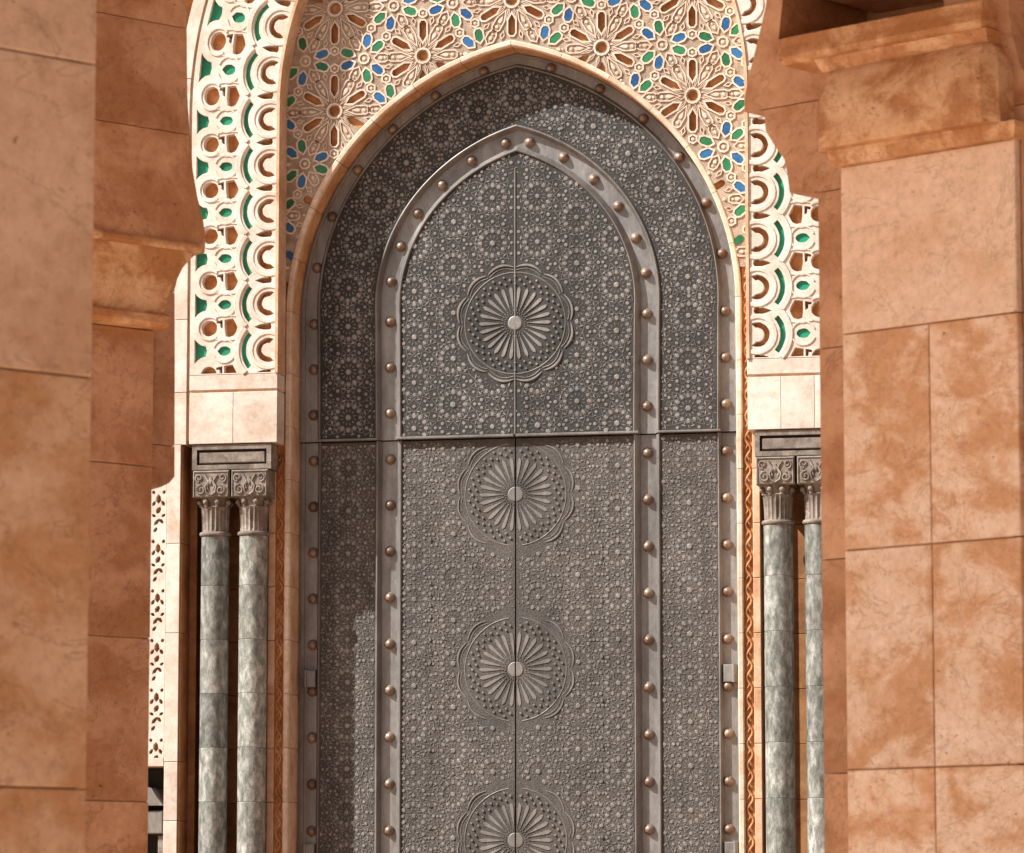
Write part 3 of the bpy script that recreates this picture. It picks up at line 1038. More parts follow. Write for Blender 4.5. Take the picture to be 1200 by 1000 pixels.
c0 = make_column('grey green marble column just left of the door, nearest its left jamb', CX['l1'])
make_column('outer left marble column beside the white pilaster, farthest left of the four', CX['l2'], c0)
make_column('marble column just right of the door, fully seen beside the right jamb', CX['r1'], c0)
make_column('marble column partly hidden by the big right stone pier, farthest right of the four', CX['r2'], c0)

# ------------------------------------------------------------------ the door
ZT = 7.17
XM = -0.02
D_STRIP0, D_B1, D_RING0, D_RING1, D_B2, D_S1, D_IN = 0.075, 0.222, 0.265, 0.935, 0.985, 1.17, 1.232
YP = -0.050        # raised panel face
upper = thing('arched_door_panel', 'fixed arched grey metal panel of star rosettes above the two door leaves', 'door panel', (0, 0, ZT))
leafL = thing('door_leaf', 'left leaf of the grey metal door, left of the dark centre seam', 'door', (0, 0, 0), 0, 'tall metal door leaves')
leafR = thing('door_leaf', 'right leaf of the grey metal door, right of the dark centre seam', 'door', (0, 0, 0), 0, 'tall metal door leaves')

def band_strip(name, mat, parent, pr, q0, q1, sides=(-1, 1), z_off=0.0, step=0.1):
    """open cross-section pr [(d,y)] swept along the arch line"""
    vs = []; fs = []
    for side in sides:
        ks = qs(q0, q1, step) if q1 > ZS else [q0, q1]
        n = len(pr); b0 = len(vs)
        for q in ks:
            for d, y in pr:
                x, z = curve(q, d, side)
                vs.append((x, y, z - z_off))
        for i in range(len(ks) - 1):
            for k in range(n - 1):
                f_ = (b0 + i * n + k, b0 + i * n + k + 1, b0 + (i + 1) * n + k + 1, b0 + (i + 1) * n + k)
                fs.append(f_ if side > 0 else f_[::-1])
    return link(name, vs, [f_[::-1] for f_ in fs] if False else fs, mat, parent)

strip_o = [(0.0, 0.10), (0.0, 0.015), (0.028, 0.015), (0.032, -0.012), (0.07, -0.012), (0.075, 0.0), (D_B1, 0.0), (D_B1, 0.10)]
bev_o = [(D_B1, 0.05), (D_B1, -0.004), (D_B1 + 0.006, -0.012), (D_RING0 - 0.008, YP - 0.022), (D_RING0, YP - 0.018), (D_RING0 + 0.006, YP), (D_RING0 + 0.006, 0.05)]
bev_m = [(D_RING1 - 0.006, 0.05), (D_RING1 - 0.006, YP), (D_RING1, YP - 0.018), (D_RING1 + 0.010, YP - 0.024), (D_RING1 + 0.018, YP - 0.022), (D_B2 - 0.006, -0.012), (D_B2, -0.004), (D_B2, 0.05)]
strip_i = [(D_B2, 0.10), (D_B2, 0.012), (D_S1, 0.012), (D_S1, 0.10)]
bev_i = [(D_S1, 0.05), (D_S1, -0.002), (D_S1 + 0.006, -0.008), (D_IN - 0.008, YP - 0.022), (D_IN, YP - 0.018), (D_IN + 0.006, YP), (D_IN + 0.006, 0.05)]
LIP = 0.035
for par, q0, q1, sides, zo in ((upper, ZT, LT, (-1, 1), ZT), (leafL, 0.05, ZT - 0.012, (-1,), 0), (leafR, 0.05, ZT - 0.012, (1,), 0)):
    up = par is upper
    for nm, mt, pr in (('outer_frame', 'bronze', strip_o), ('outer_moulding', 'bronze_rim', bev_o), ('middle_moulding', 'bronze_rim', bev_m),
                       ('inner_frame', 'bronze', strip_i), ('inner_moulding', 'bronze_rim', bev_i)):
        if up: pr = [(d, y - 0.03 if y < 0.03 else y) for d, y in pr]
        band_strip(nm, mt, par, pr, q0, q1, sides, zo, 0.08)

# flat panels and their embossed rosettes --------------------------------
def bead_mesh(mb, x, z, ang, l, w, h, y0, n=6, top=0.68):
    c, s_ = math.cos(ang), math.sin(ang)
    vs = []
    for k in range(n):
        a = 2 * math.pi * (k + 0.5) / n
        ex, ez = l / 2 * math.cos(a), w / 2 * math.sin(a)
        vs.append((x + ex * c - ez * s_, y0 + 0.002, z + ex * s_ + ez * c))
    for k in range(n):
        a = 2 * math.pi * (k + 0.5) / n
        ex, ez = l / 2 * top * math.cos(a), w / 2 * top * math.sin(a)
        vs.append((x + ex * c - ez * s_, y0 - h, z + ex * s_ + ez * c))
    fs = [tuple(range(n, 2 * n))] + [(i, (i + 1) % n, n + (i + 1) % n, n + i) for i in range(n)]
    mb.add(vs, fs)

class Field:
    def __init__(s, okf, mind=0.034, flat=0.55):
        s.ok = okf; s.g = {}; s.m = mind; s.out = []; s.flat = flat; s.centres = []
    def put(s, x, z, ang, l, w, h=0.016, margin=0.016, force=False, mind=None):
        if not s.ok(x, z, margin): return
        m = mind or s.m
        i, k = int(x // 0.06), int(z // 0.06)
        if not force:
            for a in (-1, 0, 1):
                for b in (-1, 0, 1):
                    for (px, pz) in s.g.get((i + a, k + b), ()):
                        if (px - x) ** 2 + (pz - z) ** 2 < m * m: return
        s.g.setdefault((i, k), []).append((x, z))
        s.out.append((x, z, ang, l, w, h))
    def rosette(s, cx, cz, sc=1.0, ph=0.0, warp=None):
        F = warp or (lambda x, z: (x, z))
        def P_(r, a, da, l, w, h=0.016, mind=None):
            x, z = F(cx + r * sc * math.cos(a), cz + r * sc * math.sin(a))
            x2, z2 = F(cx + (r + .01) * sc * math.cos(a), cz + (r + .01) * sc * math.sin(a))
            s.put(x, z, math.atan2(z2 - z, x2 - x) + da, l * sc, w * sc, h, mind=mind)
        s.centres.append((cx, cz, sc, warp))
        P_(0.0, 0, 0, 0.080, 0.080, 0.018)
        for k in range(12):
            a = ph + R(30 * k)
            P_(0.145, a, 0, 0.074, 0.056, 0.014)
            P_(0.203, a + R(15), R(90), 0.066, 0.026, 0.011, 0.022)
            P_(0.254, a, 0, 0.054, 0.052, 0.013)
            P_(0.080, a + R(15), 0, 0.050, 0.013, 0.007, 0.012)
            P_(0.176, a + R(15), 0, 0.028, 0.020, 0.008, 0.02)
        for k in range(6):
            P_(0.305, ph + R(60 * k), 0, 0.046, 0.046, 0.013, 0.028)
    def straps(s, mb, yp, cx, cz, sc=1.0, warp=None, w=0.0075, step=4):
        F = warp or (lambda x, z: (x, z))
        r = 0.267 * sc
        for k in range(12):
            a0 = R(30 * k + 15); a1 = R(30 * (k + step) + 15)
            p0 = (cx + r * math.cos(a0), cz + r * math.sin(a0)); p1 = (cx + r * math.cos(a1), cz + r * math.sin(a1))
            n = 4
            for i in range(n):
                q0 = F(*[p0[c] + (p1[c] - p0[c]) * i / n for c in (0, 1)])
                q1 = F(*[p0[c] + (p1[c] - p0[c]) * (i + 1) / n for c in (0, 1)])
                if s.ok(q0[0], q0[1], 0.006) and s.ok(q1[0], q1[1], 0.006):
                    dx, dz = q1[0] - q0[0], q1[1] - q0[1]
                    m_ = math.hypot(dx, dz)
                    if m_ < 1e-4: continue
                    nx, nz = -dz / m_ * w / 2, dx / m_ * w / 2
                    h = 0.006
                    mb.add([(q0[0] + nx, yp, q0[1] + nz), (q0[0] - nx, yp, q0[1] - nz), (q1[0] - nx, yp, q1[1] - nz), (q1[0] + nx, yp, q1[1] + nz),
                            (q0[0] + nx * .5, yp - h, q0[1] + nz * .5), (q0[0] - nx * .5, yp - h, q0[1] - nz * .5), (q1[0] - nx * .5, yp - h, q1[1] - nz * .5), (q1[0] + nx * .5, yp - h, q1[1] + nz * .5)],
                           [(4, 5, 6, 7), (0, 1, 5, 4), (2, 3, 7, 6)])
    def mesh(s, mb, yp, jitter=True):
        for cx, cz, sc, wp in s.centres:
            s.straps(mb, yp, cx, cz, sc, wp)
        for x, z, ang, l, w, h in s.out:
            k = 0.9 + random.uniform(-0.12, 0.12)
            bead_mesh(mb, x + random.uniform(-.0015, .0015), z + random.uniform(-.0015, .0015), ang + random.uniform(-.08, .08), l * k, w * k, h * k * s.flat, yp)

SQ = 0.534
def medallion(mb, fld, cx, cz, side=0, y=YP, h=0.020):
    """big sunburst: side -1/+1 keeps one half, 0 keeps all"""
    def keep(x, m=0.006): return side == 0 or side * (x - cx) > m
    # disc
    n = 24
    for (r, yy) in ((0.085, y - h * 1.1),):
        if side == 0:
            mb.prism([(cx + r * math.cos(2 * math.pi * k / n), cz + r * math.sin(2 * math.pi * k / n)) for k in range(n)], yy, y, 0.012)
        else:
            a0 = -90 if side > 0 else 90
            pts = [(cx + side * 0.006 + r * math.cos(R(a0 + 180 * k / n)), cz + r * math.sin(R(a0 + 180 * k / n))) for k in range(n + 1)]
            mb.prism(pts, yy, y, 0.010)
    for k in range(26):
        a = 2 * math.pi * (k + 0.5) / 26 + math.pi / 2
        pts = []
        for (r, w) in ((0.175, 0.008), (0.25, 0.024), (0.35, 0.042), (0.40, 0.040), (0.43, 0.0)):
            pts.append((r, w))
        poly = [(r, -w / 2) for r, w in pts] + [(r, w / 2) for r, w in pts[-2::-1]]
        q = rot(poly, cx, cz, a)
        if all(keep(x) for x, _ in q):
            mb.prism(q, y - h, y, 0.006)
        for rr, da, l, w in ((0.155, 0, 0.05, 0.010), (0.12, 0.5, 0.03, 0.008)):
            aa = a + da * 2 * math.pi / 26
            x, z = cx + rr * math.cos(aa), cz + rr * math.sin(aa)
            if keep(x, 0.012): bead_mesh(mb, x, z, aa, l, w, 0.007, y)
        for rr, da, sz in ((0.462, 0.5, 0.036), (0.505, 0, 0.040), (0.548, 0.5, 0.036)):
            aa = a + da * 2 * math.pi / 26
            x, z = cx + rr * math.cos(aa), cz + rr * math.sin(aa)
            if keep(x, 0.02): bead_mesh(mb, x, z, aa, sz, sz, 0.014, y)
    for k in range(12):
        a0 = 30 * k + 1.5; a1 = 30 * k + 28.5
        pts = []
        for i in range(9):
            t = i / 8
            a = R(a0 + (a1 - a0) * t)
            r = 0.655 + 0.035 * math.sin(math.pi * t)
            pts.append((cx + r * math.cos(a), y - 0.002, cz + r * math.sin(a)))
        if all(keep(p[0], 0.02) for p in pts):
            mb.tube(pts, 0.016, 6, rs=[(0.006 + 0.010 * math.sin(math.pi * i / 8)) * (1.0 if side == 0 else 0.62) for i in range(9)])
            mb.tube([(cx + (p[0] - cx) * 0.945, p[1], cz + (p[2] - cz) * 0.945) for p in pts], 0.005 if side == 0 else 0.003, 4)
    for k in range(48):
        a0 = R(7.5 * k); a1 = R(7.5 * (k + 1))
        p0 = (cx + 0.592 * math.cos(a0), y, cz + 0.592 * math.sin(a0)); p1 = (cx + 0.592 * math.cos(a1), y, cz + 0.592 * math.sin(a1))
        if keep(p0[0], 0.01) and keep(p1[0], 0.01):
            mb.tube([p0, p1], 0.006, 4)

# upper arched panel
zo = ZT
YU = YP - 0.03
yy = YU
inner_loop = [(x, z) for x, z in arch_loop(D_IN, ZT, 0.08)]
ring_out = arch_loop(D_RING0, ZT, 0.08)
ring_in = arch_loop(D_RING1, ZT, 0.08)
def plate(name, mat, par, outers, holes, yf, yb, zoff):
    sh = lambda L: [[(x, z - zoff) for x, z in l] for l in L]
    return cut_plate(name, mat, par, sh(outers), sh(holes), yf, yb)
pin = plate('inner_panel', 'bronze_dark', upper, [inner_loop], [], YU, 0.05, zo)
# ring panel: close the loop across the bottom with the inner outline as a hole
rin = [(x, z) for x, z in arch_loop(D_RING1, ZT - 0.3, 0.08)]
pri = plate('border_panel', 'bronze_dark', upper, [ring_out], [rin], YU, 0.05, zo)
# ledge along the bottom of the fixed panel
for sg in (-1, 1):
    mb = MB()
    mb.box(min(sg * 0.012 + XM, sg * (W0 - D_IN + 0.06)), max(sg * 0.012 + XM, sg * (W0 - D_IN + 0.06)), YU - 0.032, 0.05, -0.004, 0.026, 0.006)
    mb.box(min(sg * (W0 - D_RING1 - 0.02), sg * (W0 - D_RING0 + 0.04)), max(sg * (W0 - D_RING1 - 0.02), sg * (W0 - D_RING0 + 0.04)), YU - 0.030, 0.05, -0.004, 0.022, 0.006)
    mb.obj('ledge', 'bronze_rim', upper)
# faint sheet joints on the panel
sj = MB()
for x in (XM, -0.72, 0.70):
    zt_ = 9.95 if abs(x) < 0.1 else 9.2
    if abs(x) < 0.1:
        sj.tube([(x, YU - 0.002, 0.03), (x, YU - 0.002, 10.30 - zo)], 0.008, 5)
sj.obj('seam_bead', 'bronze_rim', upper)

def okU(x, z, m):
    return arch_d(x, z) > D_IN + m and z > ZT + 0.03 + m and math.hypot(x - XM, z - 8.486) > 0.715 and abs(x - XM) > 0.014
fu = Field(okU)
for i in range(0, 5):
    for sg in (-1, 1):
        x = XM + sg * (0.265 + 0.4625 * i)
        for j in range(-2, 9):
            z = 7.30 + SQ * j + (SQ / 2 if i % 2 else 0) - 0.01
            if arch_d(x, z) > D_IN - 0.3: fu.rosette(x, z)
for _ in range(3000):
    fu.put(random.uniform(-1.4, 1.4), random.uniform(ZT, 10.6), random.uniform(0, 6.28), random.uniform(0.034, 0.05), random.uniform(0.012, 0.020), 0.009, 0.012, mind=0.046)
mb = MB(); fu.mesh(mb, YU)
medallion(mb, None, XM, 8.486, 0, YU, 0.008)
mb.v = [(x, y, z - zo) for x, y, z in mb.v]
mb.obj('rosette_relief', 'bronze_relief', pin, kind='stuff')

DM = (D_RING0 + D_RING1) / 2
def okR(x, z, m):
    d = arch_d(x, z)
    return D_RING0 + 0.008 + m < d < D_RING1 - 0.008 - m and z > ZT + 0.03 + m
fr = Field(okR)
# arc length along the middle of the ring
q = ZT + 0.27
cq = []
while q < LT - 0.05:
    cq.append(q)
    scale = 1.0 if q < ZS else ((R1 - DM) / R1 if q < ZS + L1 else (R2 - DM) / R2)
    q += SQ / scale
# rosettes warped along the curve: local coordinates (s along, e across)
def warp_side(q0, side):
    def w(s, e):
        sc_ = 1.0 if q0 < ZS else (R1 - DM) / R1
        qq = q0 + s / sc_
        if qq > LT: qq = LT - (qq - LT); sd = -side
        else: sd = side
        return curve(qq, DM + e, sd)
    return w
for q0 in cq:
    for side in (-1, 1):
        w = warp_side(q0, side)
        fr.rosette(0, 0, 1.0, 0, w)
fr.rosette(0, curve(LT, DM, 1)[1] - 0.02)
for q0 in [a + SQ / 2 for a in cq] + [cq[0] - SQ / 2]:
    for side in (-1, 1):
        w = warp_side(q0, side)
        fr.rosette(0, 0.4625, 1.0, 0, w); fr.rosette(0, -0.4625, 1.0, 0, w)
for _ in range(3000):
    q0 = random.uniform(ZT, LT); e = random.uniform(-0.32, 0.32)
    x, z = curve(q0, DM + e, random.choice((-1, 1)))
    fr.put(x, z, random.uniform(0, 6.28), random.uniform(0.034, 0.05), random.uniform(0.012, 0.020), 0.009, 0.012, mind=0.046)
mb = MB(); fr.mesh(mb, YU)
mb.v = [(x, y, z - zo) for x, y, z in mb.v]
mb.obj('rosette_relief', 'bronze_relief', pri, kind='stuff')

# lower leaves
MED = [6.504, 4.496, 2.557, 0.62]
for leaf, sg in ((leafL, -1), (leafR, 1)):
    x0 = XM + sg * 0.007
    xi = sg * (W0 - D_IN); r0 = sg * (W0 - D_RING1); r1 = sg * (W0 - D_RING0)
    mb = MB(); mb.box(min(x0, xi), max(x0, xi), YP, 0.05, 0.05, ZT - 0.02, 0.003)
    pin = mb.obj('inner_panel', 'bronze_low', leaf)
    mb = MB(); mb.box(min(r0, r1), max(r0, r1), YP, 0.05, 0.05, ZT - 0.02, 0.003)
    pri = mb.obj('border_panel', 'bronze_low', leaf)
    def okL(x, z, m, xi=xi, sg=sg):
        if not (0.1 + m < z < ZT - 0.035 - m): return False
        t = sg * x
        if not (sg * XM + 0.02 + m < t < abs(xi) - m): return False
        for c in MED:
            if abs(z - c) < 0.72 and math.hypot(x - XM, z - c) < 0.715: return False
        return True
    fl_ = Field(okL, 0.028, 0.6)
    for i in range(0, 4):
        x = XM + sg * (0.265 + 0.4625 * i)
        for j in range(0, 15):
            fl_.rosette(x, 0.35 + SQ * j * 0.93 + (SQ * 0.93 / 2 if i % 2 else 0), 0.93)
    for _ in range(5200):      # small curled leaves between the rosettes
        x = XM + sg * random.uniform(0.02, 1.36); z = random.uniform(1.2, ZT - 0.05)
        fl_.put(x, z, random.uniform(0, 6.28), random.uniform(0.03, 0.05), random.uniform(0.012, 0.018), 0.010, 0.012, mind=0.026)
    mb = MB(); fl_.mesh(mb, YP)
    for c in MED: medallion(mb, None, XM, c, sg, YP, 0.006)
    mb.obj('rosette_relief', 'bronze_low_relief', pin, kind='stuff')
    lo, hi = sorted((r0, r1))
    def okB(x, z, m, lo=lo, hi=hi):
        return 0.1 + m < z < ZT - 0.035 - m and lo + 0.012 + m < x < hi - 0.012 - m
    fb = Field(okB, 0.028, 0.6)
    for j in range(0, 15):
        fb.rosette((lo + hi) / 2, 0.40 + SQ * j * 0.93, 0.93)
        fb.rosette((lo + hi) / 2 + 0.43, 0.40 + SQ * 0.93 * (j + .5), 0.93); fb.rosette((lo + hi) / 2 - 0.43, 0.40 + SQ * 0.93 * (j + .5), 0.93)
    for _ in range(2600):
        fb.put(random.uniform(lo, hi), random.uniform(1.2, ZT - 0.05), random.uniform(0, 6.28), random.uniform(0.03, 0.05), random.uniform(0.012, 0.018), 0.010, 0.012, mind=0.026)
    mb = MB(); fb.mesh(mb, YP)
    mb.obj('rosette_relief', 'bronze_low_relief', pri, kind='stuff')
    # line of bright worn studs
    ws = MB()
    z = 1.7
    while z < 6.0:
        bead_mesh(ws, XM + sg, z, R(90), 0.055, 0.04, 0.016, YP)
        z += random.choice((0.13, 0.13, 0.26, 0.5))
    ws.obj('worn_bead', 'bronze_rim', pin, kind='stuff')
    # hinges
    for hz in (4.42, 2.43):
        hg = MB(); xh = sg * (W0 - 0.07)
        hg.box(min(xh, xh - sg * 0.15), max(xh, xh - sg * 0.15), -0.065, 0.02, hz - 0.10, hz + 0.10, 0.01)
        hg.tube([(xh - sg * 0.03, -0.065, hz - 0.10), (xh - sg * 0.03, -0.065, hz + 0.10)], 0.022, 8)
        hg.obj('hinge', 'bronze', leaf)
# dark gap behind the seam and between leaves and panel
sm = MB(); sm.box(-2.55, 2.55, 0.052, 0.13, 0.0, 7.6)
sm.obj('door_backing', 'seam', leafL)

# studs: domes with a small petalled cap
stud = MB()
seg = 14
pf = [(0.062, 0.0), (0.064, -0.012), (0.052, -0.018), (0.050, -0.03), (0.040, -0.048), (0.022, -0.060), (0.0001, -0.064)]
vs = []
for r, y in pf:
    for k in range(seg):
        a = 2 * math.pi * k / seg
        rr = r * (1 + 0.05 * math.cos(7 * a) * (1 if -0.05 < y < -0.015 else 0))
        vs.append((rr * math.cos(a), y, rr * math.sin(a)))
fs = []
for i in range(len(pf) - 1):
    for k in range(seg):
        j = (k + 1) % seg
        fs.append((i * seg + k, i * seg + j, (i + 1) * seg + j, (i + 1) * seg + k))
stud_me = bpy.data.meshes.new('stud')
stud_me.from_pydata(vs, [], fs); stud_me.validate()
stud_me.polygons.foreach_set('use_smooth', [True] * len(stud_me.polygons))
stud_me.materials.append(M['copper'])
def put_stud(par, x, z, y):
    o = bpy.data.objects.new('stud', stud_me)
    COL.objects.link(o); o.parent = par
    zz = z - (ZT if par is upper else 0)
    o.location = (x, y, zz); o.rotation_euler = (0, random.uniform(0, 6), 0)
for d_mid, xr, y in ((None, 2.42, 0.0), (None, 1.5097, 0.012)):
    dd = W0 - xr
    for k in range(0, 17):
        z = 8.553 - 0.5345 * k
        if z < 0.2: break
        for sg in (-1, 1):
            par = upper if z > ZT else (leafL if sg < 0 else leafR)
            put_stud(par, sg * xr, z, y - (0.03 if z > ZT else 0))
    q = 8.553
    rr1 = (R1 - dd) / R1; rr2 = (R2 - dd) / R2
    tot = (LT - q)
    # even spacing up to the apex
    length = L1 * rr1 + (R2 - dd) * (a_apex(dd) - AL)
    end, gap = (0.40, 0.60) if dd < 0.5 else (0.14, 0.43)
    n = int(round((length - end) / gap))
    for k in range(1, n + 1):
        s_ = (length - end) * k / n
        if s_ < L1 * rr1: qq = ZS + s_ / rr1
        else: qq = ZS + L1 + (s_ - L1 * rr1) / ((R2 - dd) * (a_apex(dd) - AL)) * L2
        for sg in (-1, 1):
            x, z = curve(qq, dd, sg)
            put_stud(upper, x, z, y - 0.03)

# ------------------------------------------------------------------ foreground piers
A_R = R(-31); A_L = R(53)
def slab(par, s0, s1, p0, p1, z0, z1, mat='pier_stone', name='stone_slab', ch=0.004, label=None):
    """box in pier coordinates: s along the face, p out of the face towards the viewer, z"""
    mb = MB(); mb.box(s0, s1, -p1, -p0, z0, z1, ch)
    return mb.obj(name, mat, par, label=label)
def loft(par, levels, back, mat, name, chs=0.0):
    """levels [(z, s0, s1, p)] : rings of a moulded block"""
    vs = []; fs = []
    for z, s0, s1, p in levels:
        c = min(0.05, p * 0.5) if chs else 0.0
        vs += [(s0, back, z), (s0, -p + c, z), (s0 + c, -p, z), (s1 - c, -p, z), (s1, -p + c, z), (s1, back, z)]
    n = 6
    for i in range(len(levels) - 1):
        for k in range(n - 1):
            fs.append((i * n + k, i * n + k + 1, (i + 1) * n + k + 1, (i + 1) * n + k))
    fs.append(tuple(range(n - 1, -1, -1))); fs.append(tuple(range((len(levels) - 1) * n, len(levels) * n)))
    return link(name, vs, fs, mat, par, smooth=False)

# right pier -----------------------------------------------------
pr_ = thing('stone_pier', 'big travertine pier at right with rounded capital and paired stone slabs', 'pillar', (7.26806, -28.93020, 0), A_R, 'stone piers of the arcade')
rows = [0.0, 0.55, 1.36, 2.185, 3.020, 3.855]
slab(pr_, 0.024, 0.80, -0.6, -0.010, 0, 4.5, 'joint', 'pier_core', 0)
for a, b in zip(rows[:-1], rows[1:]):
    slab(pr_, 0.018, 0.4285, -0.25, 0.0, a + 0.003, b - 0.003)
    slab(pr_, 0.4325, 0.838, -0.25, 0.0 + random.uniform(-.003, .003), a + 0.003, b - 0.003)
slab(pr_, 0.018, 0.838, -0.25, 0.001, 3.858, 4.507, 'pier_pale', label='smooth pale stone slab under the capital')
loft(pr_, [(4.508, 0.005, 0.86, 0.035), (4.545, 0.0, 0.88, 0.055), (4.566, 0.0, 0.88, 0.06)], 0.25, 'corbel_stone', 'capital_base')
lv = []
for t in np.linspace(0, 1, 16):
    z = 4.567 + 0.315 * t
    k = 0 if t < 0.42 else (t - 0.42) / 0.58
    c = math.cos(math.pi / 2 * k) ** 0.75 if k < 1 else 0.0
    p = 0.045 + 0.075 * c - 0.012 * (1 - min(1, t / 0.15)) 
    e = -0.005 + 0.06 * c
    lv.append((z, -0.01 - e * 0.6, 0.765 + e, max(0.045, p)))
loft(pr_, lv, 0.25, 'corbel_stone', 'capital', 1)
loft(pr_, [(4.883, -0.03, 0.755, 0.040), (4.90, -0.045, 0.757, 0.050), (4.935, -0.06, 0.757, 0.060)], 0.25, 'corbel_stone', 'capital_neck')
loft(pr_, [(4.936, -0.215, 0.735, 0.055), (4.945, -0.22, 0.745, 0.070), (4.965, -0.225, 0.75, 0.075), (5.01, -0.22, 0.745, 0.060), (5.045, -0.225, 0.74, 0.055)], 0.25, 'corbel_stone', 'capital_top')
prof_q = [(0.845, 0.0), (1.6, 0.0), (1.6, 4.62), (0.98, 4.64), (0.90, 4.70), (0.845, 4.80), (0.812, 4.92), (0.80, 5.05), (0.80, 7.0), (0.50, 7.0), (0.50, 4.52), (0.845, 4.52)]
# set-back arch rib behind the pier with its stepped, curved profile
prof_r = [(1.5, 0.0), (1.5, 4.45), (0.86, 4.47), (0.80, 4.60), (0.735, 4.75), (0.70, 4.95), (0.685, 5.10), (0.70, 5.3), (0.78, 7.0),
          (-0.30, 7.0), (-0.47, 5.6), (-0.544, 5.30), (-0.587, 5.16), (-0.632, 5.03), (-0.664, 4.92), (-0.665, 4.862), (-0.61, 4.858), (-0.563, 4.852), (-0.558, 4.80),
          (-0.553, 4.765), (-0.50, 4.69), (-0.46, 4.64), (-0.445, 4.58), (-0.434, 4.500), (-0.29, 4.482), (-0.29, 0.0)]
def rib(par, prof__, p_front, p_back, mat, joints, name='arch_stone', holes=()):
    """thick profiled slab, split into courses at the given heights"""
    zs2 = [-1.0] + list(joints) + [99]
    for a, b in zip(zs2[:-1], zs2[1:]):
        L = clip_low(prof__, a + 0.002)
        L = [(x, -z) for x, z in clip_low([(x, -z) for x, z in L], -(b - 0.002))]
        if len(L) < 3: continue
        ar = sum(L[i][0] * L[(i + 1) % len(L)][1] - L[(i + 1) % len(L)][0] * L[i][1] for i in range(len(L)))
        if ar < 0: L = L[::-1]
        hs = []
        for h in holes:
            c = clip_low(h, a + 0.002)
            c = [(x, -z) for x, z in clip_low([(x, -z) for x, z in c], -(b - 0.002))]
            if len(c) > 2: hs.append(c)
        cut_plate(name, mat, par, [L], hs, -p_front, -p_back)
dark_bay = [(-0.485, 5.135), (-0.3, 5.08), (0.46, 4.99), (0.46, 6.9), (-0.35, 6.9), (-0.43, 5.5)]
rib(pr_, prof_r, -0.25, -0.80, 'pier_brown', [1.36, 2.185, 3.02, 3.855, 4.483, 4.857], holes=[dark_bay])
rib(pr_, prof_q, -0.03, -0.245, 'pier_brown', [1.36, 2.185, 3.02, 3.855, 4.64, 5.3])
slab(pr_, -0.46, 1.6, -0.24, 0.85, 5.36, 6.6, 'pier_brown', 'vault_block')  # unseen vault block added overhead to shade the wall above the capital
slab(pr_, -0.6, 1.6, -1.0, -0.80, 4.6, 7.0, 'pier_brown', 'bay_back', 0)
mb = MB(); mb.box(-0.4, 0.7, -0.05, 0.8, 5.32, 5.6); mb.obj('bay_soffit', 'pier_brown', pr_)

# left pier, second from the left ----------------------------------
pl_ = thing('stone_pier', 'brown pier with curved corbel and arch springing at upper left, behind the nearest pier', 'pillar', (3.51328, -25.65133, 0), A_L, 'stone piers of the arcade')
rowsL = [0.0, 0.55, 1.36, 2.19, 2.975, 3.81, 4.478]
slab(pl_, -0.95, -0.006, -0.49, -0.008, 0, 4.47, 'joint', 'pier_core', 0)
for a, b in zip(rowsL[:-1], rowsL[1:]):
    slab(pl_, -0.96, 0.0, -0.5, 0.0 + random.uniform(-.002, .002), a + 0.003, b - 0.003, 'pier_brown')
loft(pl_, [(4.479, -1.0, 0.012, 0.085), (4.50, -1.0, 0.02, 0.105), (4.535, -1.0, 0.02, 0.105), (4.55, -1.0, 0.008, 0.09)], 0.2, 'corbel_stone', 'corbel_ledge')
loft(pl_, [(4.551, -1.0, 0.012, 0.075), (4.63, -1.0, 0.022, 0.08), (4.715, -1.0, 0.05, 0.088), (4.775, -1.0, 0.088, 0.095), (4.83, -1.0, 0.137, 0.105), (4.866, -1.0, 0.15, 0.11)], 0.2, 'corbel_stone', 'corbel')
loft(pl_, [(4.867, -1.0, 0.185, 0.115), (4.885, -1.0, 0.20, 0.12), (4.90, -1.0, 0.20, 0.12), (4.915, -1.0, 0.185, 0.112)], 0.2, 'corbel_stone', 'corbel_fillet')
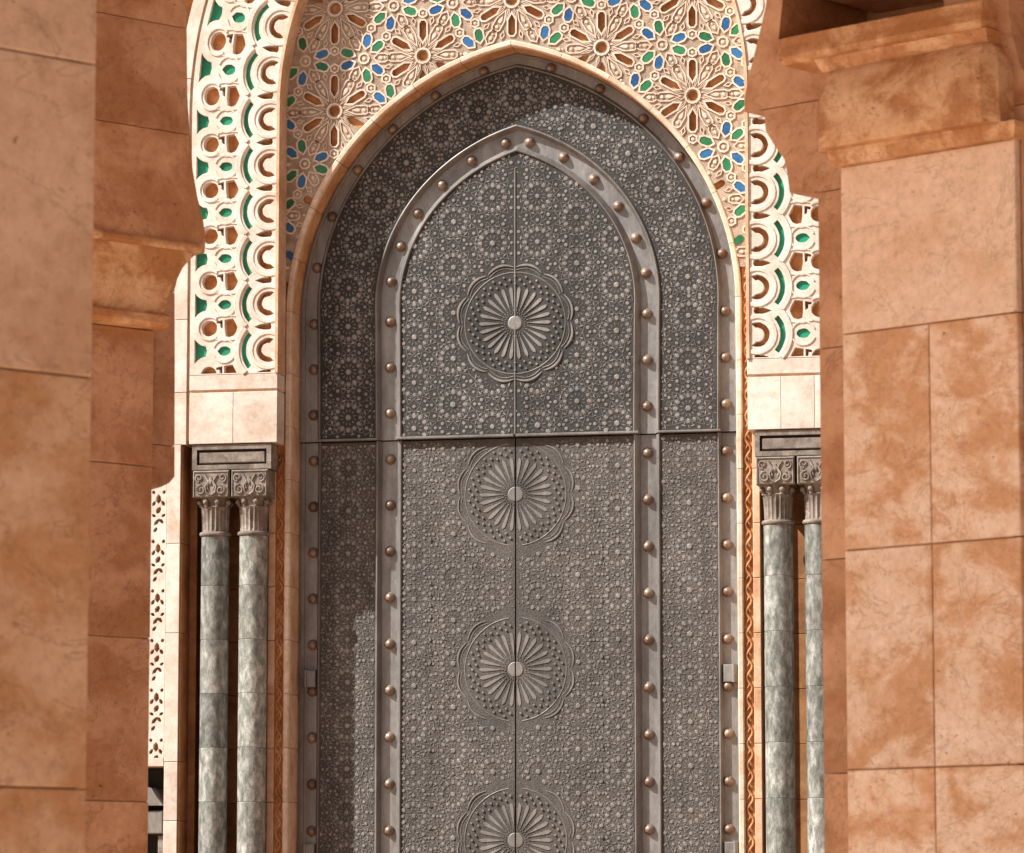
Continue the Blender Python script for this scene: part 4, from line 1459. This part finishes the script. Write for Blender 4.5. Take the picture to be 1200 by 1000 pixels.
prof_l = [(-1.0, 4.917), (0.232, 4.917), (0.232, 4.96), (0.218, 5.03), (0.18, 5.15), (0.147, 5.276), (0.125, 5.45), (0.111, 5.70), (0.102, 6.12), (0.102, 7.2), (-1.0, 7.2)]
rib(pl_, prof_l, 0.10, -0.2, 'pier_brown', [5.45, 5.98])
prof_l2 = [(-0.9, 3.80), (0.13, 3.72), (0.20, 3.742), (0.25, 3.765), (0.282, 3.80), (0.276, 4.40), (0.271, 4.733), (0.286, 4.79), (0.33, 4.87), (0.39, 4.918), (0.453, 4.94), (0.458, 5.012), (0.424, 5.139), (0.374, 5.349),
           (0.338, 5.692), (0.321, 6.214), (0.32, 7.2), (-0.9, 7.2)]
rib(pl_, prof_l2, -0.203, -0.7, 'pier_brown', [3.95, 4.72, 5.45, 5.98])
slab(pl_, -0.9, 0.02, -0.7, -0.51, 0, 3.79, 'pier_brown', 'back_slab')

# nearest pier at the left edge -----------------------------------------
C = Vector((9.095, -43.7925, 1.6))
near = C + (Vector((6.16040, -34.75202, 2.59528)) - C) * (10.2 / 9.5)
pn_ = thing('stone_pier', 'nearest stone pier, slightly blurred at the left edge of the view', 'pillar', (near.x, near.y, 0), A_L, 'stone piers of the arcade')
slab(pn_, -0.95, -0.02, -0.6, -0.02, 0, 4.5, 'joint', 'pier_core', 0)
rowsN = [0.0, 0.55, 1.16, 1.95, 3.02, 3.855, 4.6]
for i, (a, b) in enumerate(zip(rowsN[:-1], rowsN[1:])):
    slab(pn_, -0.96, -0.002, -0.7, 0.0, a + 0.0015, b - 0.0015, 'pier_near_plain' if i >= 4 else 'pier_near', ch=0.005)

# ------------------------------------------------------------------ unseen roof strip along the sun's path, added to shade the right pier
rf = thing('arcade_roof', 'stone roof slab of the arcade above the right pier, out of the picture', 'roof', (4.0, -31.2, 8.0), R(31))
mb = MB(); mb.box(-5.6, 5.8, -2.1, 2.1, 0, 0.6)
mb.obj('roof_slab', 'pier_pale', rf)

for o in list(S.objects):
    if o.type == 'MESH' and not o.data.materials:
        o.data.materials.append(M['white_stone'])
